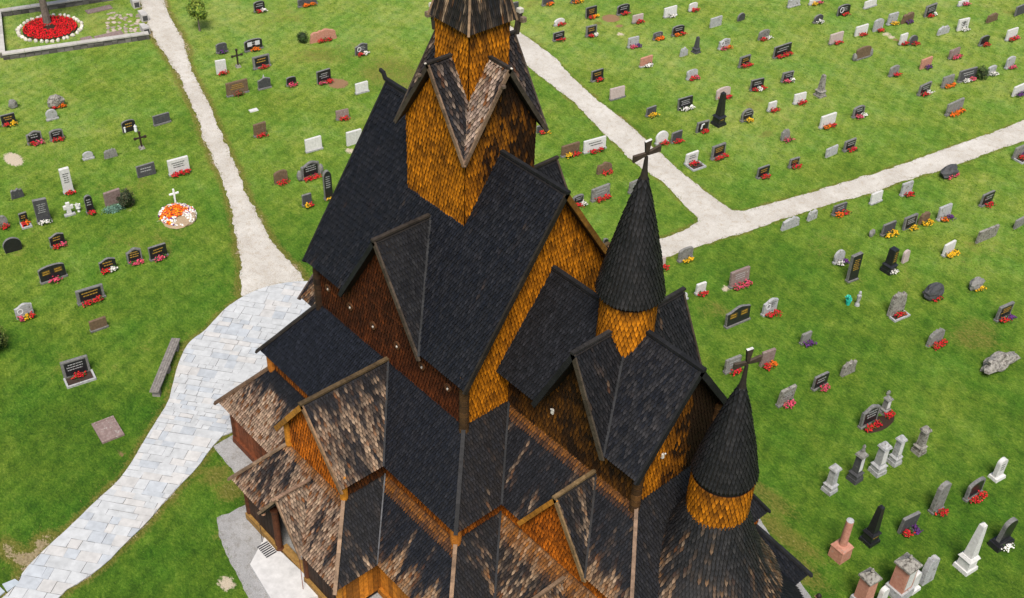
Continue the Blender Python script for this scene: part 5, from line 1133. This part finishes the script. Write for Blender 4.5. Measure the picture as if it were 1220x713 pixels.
    if fl: flowers(x+t_/2+(.2 if nm != 'obelisk' else .45)*math.cos(rz), y+.2*math.sin(rz), rz, min(w*.92, .36*len(fl)+.22), fl, ref, r)

mb = MB(); x, y = MISC['long_bed']
ico(mb, (0, 0, -.02), (.38, .98, .09), rng, 2, .12); mb.c = [(.03,.016,.01)]*len(mb.c)
o = mb.build('soil_bed', M_FLOWER, loc=(x, y, 0)); o.rotation_euler = (0, 0, R(-8)); tag(o, 'long dark soil bed shared by the black wavy stone and the little pillar', 'flower bed')
# ------------------------------------------------------------------ other graves, plants and furniture
def shade(c, a, b_):
    k = rng.uniform(a, b_); return tuple(x*k for x in c)
def leaves(mb, c, rad, n, size, cols, shell=.45, clumps=14, r=rng):
    cl = []
    for _ in range(clumps):
        d = Vector((r.gauss(0, 1), r.gauss(0, 1), r.gauss(0, 1))).normalized()*r.uniform(shell, .95)
        cl.append((d, r.uniform(.22, .42), r.uniform(.65, 1.25)))
    for _ in range(n):
        d, s, k = r.choice(cl)
        p = d+Vector((r.gauss(0, 1), r.gauss(0, 1), r.gauss(0, 1)))*s*.55
        if p.length > 1.12: p *= 1.1/p.length
        q = Vector((c[0]+p.x*rad[0], c[1]+p.y*rad[1], c[2]+p.z*rad[2]))
        if q.z < .03: continue
        nrm = (p.normalized()+Vector((r.gauss(0, .5), r.gauss(0, .5), r.gauss(.3, .5)))).normalized()
        a = nrm.orthogonal().normalized(); b_ = nrm.cross(a); th = r.uniform(0, 6.28); a2 = a*math.cos(th)+b_*math.sin(th); b2 = nrm.cross(a2)
        L = size*r.uniform(.6, 1.3); W = L*.5; cc = shade(r.choice(cols), k*.7, k*1.3)
        mb.face([q-a2*L*.5, q+b2*W*.5, q+a2*L*.5+nrm*L*.1, q-b2*W*.5], cc)
GRN = [(.035,.075,.012), (.06,.115,.018), (.09,.15,.025)]
def tree(x, y, hc, rad, ht, rt, n, label, cat='tree', cols=GRN, size=.12, ntips=7):
    t = empty('leafy_tree', (x, y, 0), 0, label, cat)
    mb = MB(); mb.revolve([(rt*1.5, 0), (rt*1.1, .15), (rt*.9, ht*.5), (rt*.7, ht)], 0, 0, 9, (.13,.105,.085))
    for i in range(ntips):
        a = 2*math.pi*i/ntips+.3; mb.beam((0, 0, ht*.85), (math.cos(a)*rad*.6, math.sin(a)*rad*.6, hc+rng.uniform(-.3, .4)*rad), rt*.5, rt*.5, (.11,.09,.07))
    mb.beam((0, 0, ht*.8), (0, 0, hc+rad*.3), rt*.8, rt*.8, (.11,.09,.07)); mb.build('trunk', M_SPARE, t)
    mb = MB(); leaves(mb, (0, 0, hc), (rad, rad, rad*1.15), n, size, cols, .3, 22); mb.build('crown', M_LEAF, t)
    return t
def bush(name, x, y, rad, h, n, label, cols=GRN, size=.07, cat='bush'):
    t = empty(name, (x, y, 0), 0, label, cat)
    mb = MB()
    for i in range(5): a = i*1.3; mb.beam((0, 0, 0), (math.cos(a)*rad*.5, math.sin(a)*rad*.5, h*.6), .03, .03, (.06,.04,.03))
    mb.build('stem', M_SPARE, t)
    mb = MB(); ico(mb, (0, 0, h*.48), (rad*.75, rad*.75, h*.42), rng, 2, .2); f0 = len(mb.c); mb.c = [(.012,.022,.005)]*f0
    leaves(mb, (0, 0, h*.5), (rad, rad, h*.5), n, size, cols, .7, 26); mb.build('foliage', M_LEAF, t)
    return t
M = MISC
tree(*M['small_tree'], 1.55, .72, .9, .055, 3600, 'small young tree with bright green crown on the lawn beside the path', cols=[(.07,.13,.012), (.12,.19,.02), (.22,.27,.03)], size=.15)
tree(*M['bed_tree'], 6.6, 3.0, 3.4, .24, 5200, 'grey barked tree rising out of the round red flower bed', size=.3, ntips=9)
bush('conifer_bush', *M['conifer'], .42, 1.05, 1500, 'dark green conifer bush behind the reddish lichened stone', [(.02,.035,.012), (.035,.055,.018), (.07,.065,.03)], .09)
bush('round_bush', *M['bush_e'], .38, .75, 1200, 'clipped dark round bush beside the wide reddish natural stone', [(.025,.05,.01), (.04,.08,.015)], .07)
bush('round_bush', *M['bush_j'], .45, .9, 1300, 'round green bush between the dark double panels and a pale stone', [(.03,.06,.01), (.05,.095,.015), (.09,.11,.03)], .08)
bush('yellow_bush', *M['bush_c'], .72, 1.35, 2200, 'yellow-green bush cut by the frame with red flowers below it', [(.10,.13,.02), (.16,.18,.035), (.06,.09,.015)], .09)
mb = MB(); leaves(mb, (.12, 0, .08), (.36, .85, .26), 2200, .085, [(.10,.20,.15), (.15,.27,.21), (.07,.14,.09)], .2, 34)
o = mb.build('ground_cover', M_LEAF, loc=(*M['juniper'], 0)); o.rotation_euler = (0, 0, R(-6)); tag(o, 'low blue-green ground cover planting at the foot of the reddish lichened stone', 'plant')

# crosses
def cross(name, x, y, h, w, t_, c, label, mat, foot=True):
    g = empty(name, (x, y, 0), R(-8), label, 'grave cross')
    mb = MB(); mb.box((-t_/2, -t_/2, .1 if foot else 0), (t_/2, t_/2, h), c); mb.build('upright', mat, g)
    mb = MB(); z = h*.68
    for s_ in (-1, 1): mb.box((-t_*.42, min(s_*t_*.502, s_*w/2), z-t_/2), (t_*.42, max(s_*t_*.502, s_*w/2), z+t_/2), c)
    for (yy, zz) in ((w/2, z), (-w/2, z), (0, h)): mb.box((-t_*.6, yy-t_*.75, zz-t_*.75), (t_*.6, yy+t_*.75, zz+t_*.75), c) if name == 'iron_cross' else None
    mb.build('crossbar', mat, g)
    if foot: mb = MB(); taper(mb, 0, 0, 0, .14, .16, .16, .11, .11); mb.build('foot_block', STONE['L'], g)
    return g
cross('iron_cross', *M['cross_a'], 1.0, .58, .085, (.03,.017,.012), 'dark iron cross standing alone below a black arched stone', M_IRON)
cross('iron_cross', *M['cross_b'], 1.15, .62, .085, (.03,.02,.015), 'taller dark iron cross between white and grey framed slabs', M_IRON)
cross('wooden_cross', *M['cross_w'], .85, .5, .08, (.75,.74,.72), 'white wooden cross at the head of the heaped flower grave', M_SPARE, False)
mb = MB(); mx, my_ = M['mound']
ico(mb, (0, 0, .02), (1.05, .88, .3), rng, 3, .25); mb.c = [(.3,.22,.14)]*len(mb.c)
for i in range(1500):
    a, q = rng.uniform(0, 6.28), math.sqrt(rng.random()); px, py = q*1.05*math.cos(a), q*.9*math.sin(a)
    edge = q*.55+.6*noise.noise(Vector((px*2.4, py*2.4, 1.7)))+.25*(py > .25)+.2*(px < -.5) > .42; ch = rng.choice('WWWOWV' if edge else 'OOOOORBY')
    kk = rng.uniform(.7, 1.2)
    if px > .45 and abs(py) < .5 and ch != 'W': continue
    mb.blob((px, py, .06+.3*(1-q*q)+rng.uniform(0, .08)), rng.uniform(.03, .075), tuple(min(.85, c_*kk) for c_ in FC[ch]))
o = mb.build('flower_mound', M_FLOWER, loc=(mx, my_, 0)); tag(o, 'fresh grave heaped with orange flowers ringed by white wreaths', 'flowers')
for k, (x, y) in enumerate(M['lanterns']):
    g = empty('grave_lantern', (x, y, 0), 0, ['white grave lantern nearer the iron cross', 'white grave lantern on the far side of the black arched stone'][k], 'lantern')
    mb = MB(); mb.revolve([(.075, 0), (.09, .05), (.08, .3), (.09, .33)], 0, 0, 10, (.66,.66,.66)); mb.build('glass', M_STONEATTR, g)
    mb = MB(); mb.revolve([(.1, .33), (.03, .43), (.015, .47)], 0, 0, 10, (.5,.5,.5)); mb.build('lid', M_STONEATTR, g)
g = empty('urn', (*M['urn'], 0), 0, 'small white urn beside the white cross stone', 'urn')
mb = MB(); mb.revolve([(.08, 0), (.05, .1), (.13, .22), (.11, .34), (.14, .38)], 0, 0, 12, (.6,.6,.58)); mb.build('bowl', M_STONEATTR, g)
mb = MB()
for _ in range(20): mb.blob((rng.gauss(0, .05), rng.gauss(0, .05), .42+rng.uniform(0, .06)), .04, (.6,.6,.55))
mb.build('blossoms', M_FLOWER, g)
# grave lantern figure with its turquoise vase
g = empty('grave_figure', (*M['figure'], 0), R(-8), 'slim pale grey figure on the grass below the tall narrow black slab', 'figure')
mb = MB(); mb.revolve([(.13, 0), (.12, .08), (.07, .2), (.10, .45), (.11, .6), (.05, .68), (.075, .76), (.05, .84), (.01, .87)], 0, 0, 12); mb.build('body', STONE['S'], g)
g = empty('flower_vase', (*M['vase'], 0), 0, 'bright turquoise flower vase beside the slim pale figure', 'vase')
mb = MB(); mb.revolve([(.09, 0), (.14, .28), (.15, .3)], 0, 0, 12, (.02,.42,.33)); mb.build('pot', M_FLOWER, g)
mb = MB(); leaves(mb, (0, 0, .42), (.18, .18, .22), 160, .1, [(.02,.4,.3), (.04,.5,.36)], .1, 8); mb.build('foliage', M_LEAF, g)
# flat stones and plaques
for (x, y, w, d, mat, lab) in M['flats']:
    g = empty('flat_gravestone', (x, y, 0), R(-7), lab, 'flat gravestone')
    mb = MB(); mb.box((-d/2, -w/2, 0), (d/2, w/2, .06), jit=.01); mb.build('slab', STONE[mat], g)
    if 'framed' in lab:
        f = MB(); k = .07
        for p0, p1 in (((-d/2-k, -w/2-k, 0), (-d/2, w/2+k, .09)), ((d/2, -w/2-k, 0), (d/2+k, w/2+k, .09)), ((-d/2+.001, -w/2-k, 0), (d/2-.001, -w/2, .085)), ((-d/2+.001, w/2, 0), (d/2-.001, w/2+k, .085))): f.box(p0, p1)
        f.build('frame', STONE['BR'], g)
# long bench by the forecourt
bx, by, ba, bl = M['bench']
g = empty('long_bench', (bx, by, 0), ba, 'long weathered grey bench along the edge of the flagstones', 'bench')
mb = MB()
for i in range(4): mb.box((-bl/2, -.2+i*.1, .38), (bl/2, -.2+i*.1+.092, .44), shade((.20,.18,.16), .8, 1.2), jit=.004)
mb.build('seat', M_SPARE, g)
for s_ in (-1, 0, 1): mb = MB(); mb.box((s_*bl*.42-.12, -.16, 0), (s_*bl*.42+.12, .16, .377), (.22,.2,.18), jit=.01); mb.build('support', M_STONEATTR, g)
# walled plot with the round bed
P0, P1, P2, P3 = [Vector((*p, 0)) for p in M['plot']]
for a_, b_, lab in ((P0, P1, 'low stone wall along the near side of the walled plot'), (P2, P0, 'short low stone wall at the end of the walled plot away from the path'), (P2, P3, 'low stone wall along the far side of the walled plot')):
    d = (b_-a_).normalized(); n_ = Vector((-d.y, d.x, 0)); L = (b_-a_).length; g = empty('low_wall', a_, math.atan2(d.y, d.x), lab, 'wall')
    e0 = .17 if a_ is P2 and b_ is P0 else 0
    mb = MB(); u = e0
    while u < L-e0-.05:
        w_ = min(rng.uniform(.3, .6), L-e0-u)
        for z in (0, .17): mb.box((u+.01, -.15, z), (u+w_-.01, .15, z+.165), shade((.12,.11,.1), .4, 1.2), jit=.012)
        u += w_
    mb.build('stones', M_STONEATTR, g)
    mb = MB(); u = e0
    while u < L-e0-.05:
        w_ = min(rng.uniform(.8, 1.4), L-e0-u); mb.box((u+.006, -.2, .345), (u+w_-.006, .2, .43), shade((.38,.36,.33), .85, 1.1), jit=.006); u += w_
    mb.build('coping', M_STONEATTR, g)
for k, (x, y) in enumerate(M['posts']):
    g = empty('gate_block', (x, y, 0), R(-10), ['pale gate block nearest the corner of the walled plot', 'pale gate block in the middle of the plot end', 'pale gate block farthest up the path'][k], 'stone block')
    mb = MB(); mb.box((-.28, -.22, 0), (.28, .22, .5), (.38,.36,.34), jit=.02); mb.box((-.7, -.16, 0), (-.285, .16, .42), (.42,.40,.38), jit=.02); mb.build('block', M_STONEATTR, g)
    mb = MB(); mb.box((.284, -.16, .06), (.30, .16, .4), (.05,.05,.05)); mb.build('dark_panel', M_STONEATTR, g)
cx_, cy_, cr_ = M['bed']
mb = MB()
for ring in range(9):
    q = .45+ring*.145; n_ = int(2*math.pi*q/.13)
    for i in range(n_):
        a = 2*math.pi*i/n_+rng.uniform(-.03, .03); x, y = q*math.cos(a), q*math.sin(a)
        kk = rng.uniform(.5, 1.2)
        for _ in range(3): mb.blob((x+rng.gauss(0, .03), y+rng.gauss(0, .03), .12+rng.uniform(0, .08)), rng.uniform(.04, .06), (.55*kk,.008*kk,.012*kk))
        mb.blob((x, y, .06), .07, (.025,.05,.01))
mb.revolve([(1.72, 0), (1.7, .06), (.1, .09)], 0, 0, 32, (.03,.018,.012))
tag(mb.build('red_flower_bed', M_FLOWER, loc=(cx_, cy_, 0)), 'round bed of red begonias in concentric rings around the tree trunk', 'flower bed')
for i in range(34):
    a = 2*math.pi*i/34+rng.uniform(-.04, .04); mb = MB(); ico(mb, (0, 0, .06), (rng.uniform(.11, .17), rng.uniform(.1, .15), .14), rng, 2, .3)
    k = rng.uniform(.7, 1.1); mb.c = [(.58*k, .54*k, .46*k)]*len(mb.c)
    q = 1.93+rng.uniform(-.06, .06); o = mb.build('edging_stone', M_STONEATTR, loc=(cx_+q*math.cos(a), cy_+q*math.sin(a), 0)); o.rotation_euler = (0, 0, rng.uniform(0, 6))
    tag(o, 'whitewashed field stone in the ring around the red flower bed', 'stone', 'white stones ringing the red flower bed')
mb = MB(); (x0, y0), (x1, y1), (x2, y2) = M['cobbles']
for i in range(7):
    for j in range(12):
        if rng.random() < .22: continue
        u, v = (i+rng.uniform(.2, .8))/7, (j+rng.uniform(.2, .8))/12; x, y = x0+(x1-x0)*u+(x2-x0)*v, y0+(y1-y0)*u+(y2-y0)*v
        n0 = len(mb.c); ico(mb, (x, y, .0), (rng.uniform(.1, .22), rng.uniform(.1, .2), .05), rng, 1, .2); k = rng.uniform(.6, 1.15); mb.c[n0:] = [(.36*k, .30*k, .24*k)]*(len(mb.c)-n0)
tag(mb.build('cobble_path', M_STONEATTR), 'worn cobbles sunk in the grass of the walled plot', kind='structure')
# person at the foot of the church, seen from above
def skin_person(x, y, rz, label):
    g = empty('person', (x, y, 0), rz, label, 'person')
    J = {'pelvis': (0,0,.95,.145), 'waist': (0,0,1.1,.125), 'chest': (0,0,1.32,.155), 'neckb': (0,0,1.46,.075), 'neck': (.015,0,1.52,.052), 'head': (.02,0,1.6,.085), 'crown': (.0,0,1.7,.08)}
    E = [('pelvis','waist'),('waist','chest'),('chest','neckb'),('neckb','neck'),('neck','head'),('head','crown')]
    for s_, n_ in ((-1, 'l'), (1, 'r')):
        J.update({'sh'+n_: (0,s_*.18,1.41,.065), 'el'+n_: (-.03,s_*.25,1.13,.048), 'wr'+n_: (.1,s_*.24,.9,.034), 'ha'+n_: (.13,s_*.235,.82,.036), 'hip'+n_: (0,s_*.1,.88,.1), 'kn'+n_: (.03*s_,s_*.11,.49,.062), 'an'+n_: (.0,s_*.11,.09,.042), 'to'+n_: (.15,s_*.12,.04,.038)})
        E += [('chest','sh'+n_),('sh'+n_,'el'+n_),('el'+n_,'wr'+n_),('wr'+n_,'ha'+n_),('pelvis','hip'+n_),('hip'+n_,'kn'+n_),('kn'+n_,'an'+n_),('an'+n_,'to'+n_)]
    ks = list(J); me = bpy.data.meshes.new('body'); me.from_pydata([J[k][:3] for k in ks], [(ks.index(a), ks.index(b_)) for a, b_ in E], [])
    o = bpy.data.objects.new('body', me); col.objects.link(o); o.parent = g
    md = o.modifiers.new('skin', 'SKIN'); o.modifiers.new('sub', 'SUBSURF').levels = 2; o.modifiers['sub'].render_levels = 2
    for i, k in enumerate(ks): me.skin_vertices[0].data[i].radius = (J[k][3], J[k][3]); me.skin_vertices[0].data[i].use_root = k == 'pelvis'
    m, t, b = nodes('clothes_and_skin'); tc = N(t, 'ShaderNodeTexCoord'); sp_ = N(t, 'ShaderNodeSeparateXYZ'); t.links.new(tc.outputs['Object'], sp_.inputs[0])
    mr = N(t, 'ShaderNodeMapRange'); mr.inputs['From Max'].default_value = 2.0; t.links.new(sp_.outputs[2], mr.inputs[0])
    r_ = ramp(t, mr.outputs[0], [(0, (.02,.02,.02)), (.05, (.03,.035,.06)), (.47, (.62,.13,.085)), (.742, (.5,.27,.19))]); 
    for n in t.nodes:
        if n.type == 'VALTORGB': n.color_ramp.interpolation = 'CONSTANT'
    t.links.new(r_, b.inputs['Base Color']); b.inputs['Roughness'].default_value = .8; me.materials.append(m)
    mb = MB(); ico(mb, (-.02, 0, 1.66), (.105, .095, .125), rng, 2, .05); mb.c = [(.018,.011,.008)]*len(mb.c); mb.build('hair', M_LEAF, g)
    mb = MB()
    for s_ in (-1, 1):
        ico(mb, (.1, s_*.035, 1.61), (.012, .014, .009), rng, 1, 0); ico(mb, (.01, s_*.09, 1.59), (.03, .015, .035), rng, 1, 0)
    ico(mb, (.112, 0, 1.575), (.02, .014, .025), rng, 1, 0); mb.c = [(.4,.2,.14)]*len(mb.c); mb.build('face', M_LEAF, g)
skin_person(*M['person'], R(200), 'person in a coral top with dark hair walking at the foot of the apse')

# ------------------------------------------------------------------ light, sky, camera
w = bpy.data.worlds.new('World'); scene.world = w; w.use_nodes = True
t = w.node_tree; bg = t.nodes['Background']; sk = t.nodes.new('ShaderNodeTexSky'); sk.sky_type = 'NISHITA'; sk.sun_disc = False
EL, AZ = 58, 132     # sun height; compass azimuth from +y towards +x
sk.sun_elevation = R(EL); sk.sun_rotation = R(AZ); sk.air_density = 1.0; sk.dust_density = 3.0; sk.ozone_density = 1.0
t.links.new(sk.outputs[0], bg.inputs[0]); bg.inputs[1].default_value = SKY
sd = bpy.data.lights.new('sun', 'SUN'); sd.energy = SUN; sd.angle = R(24); sd.color = (1.0, .95, .87)
so = bpy.data.objects.new('sun', sd); col.objects.link(so)
dv = Vector((math.sin(R(AZ))*math.cos(R(EL)), math.cos(R(AZ))*math.cos(R(EL)), math.sin(R(EL))))
so.rotation_euler = dv.to_track_quat('Z', 'Y').to_euler(); so.location = dv*80
cd = bpy.data.cameras.new('camera'); cam = bpy.data.objects.new('camera', cd); col.objects.link(cam)
cd.sensor_width = 36.0; cd.lens = CAM_LENS; cd.clip_end = 3000; cd.clip_start = .5
cam.matrix_world = Matrix([[CAM_R[i], CAM_U[i], -CAM_F[i], CAM_C[i]] for i in range(3)]+[[0, 0, 0, 1]])
scene.camera = cam
scene.view_settings.view_transform = 'Standard'; scene.view_settings.look = 'None'; scene.view_settings.exposure = 0; scene.view_settings.gamma = 1
scene.render.engine = 'CYCLES'; scene.cycles.max_bounces = 5; scene.cycles.diffuse_bounces = 3; scene.cycles.glossy_bounces = 2
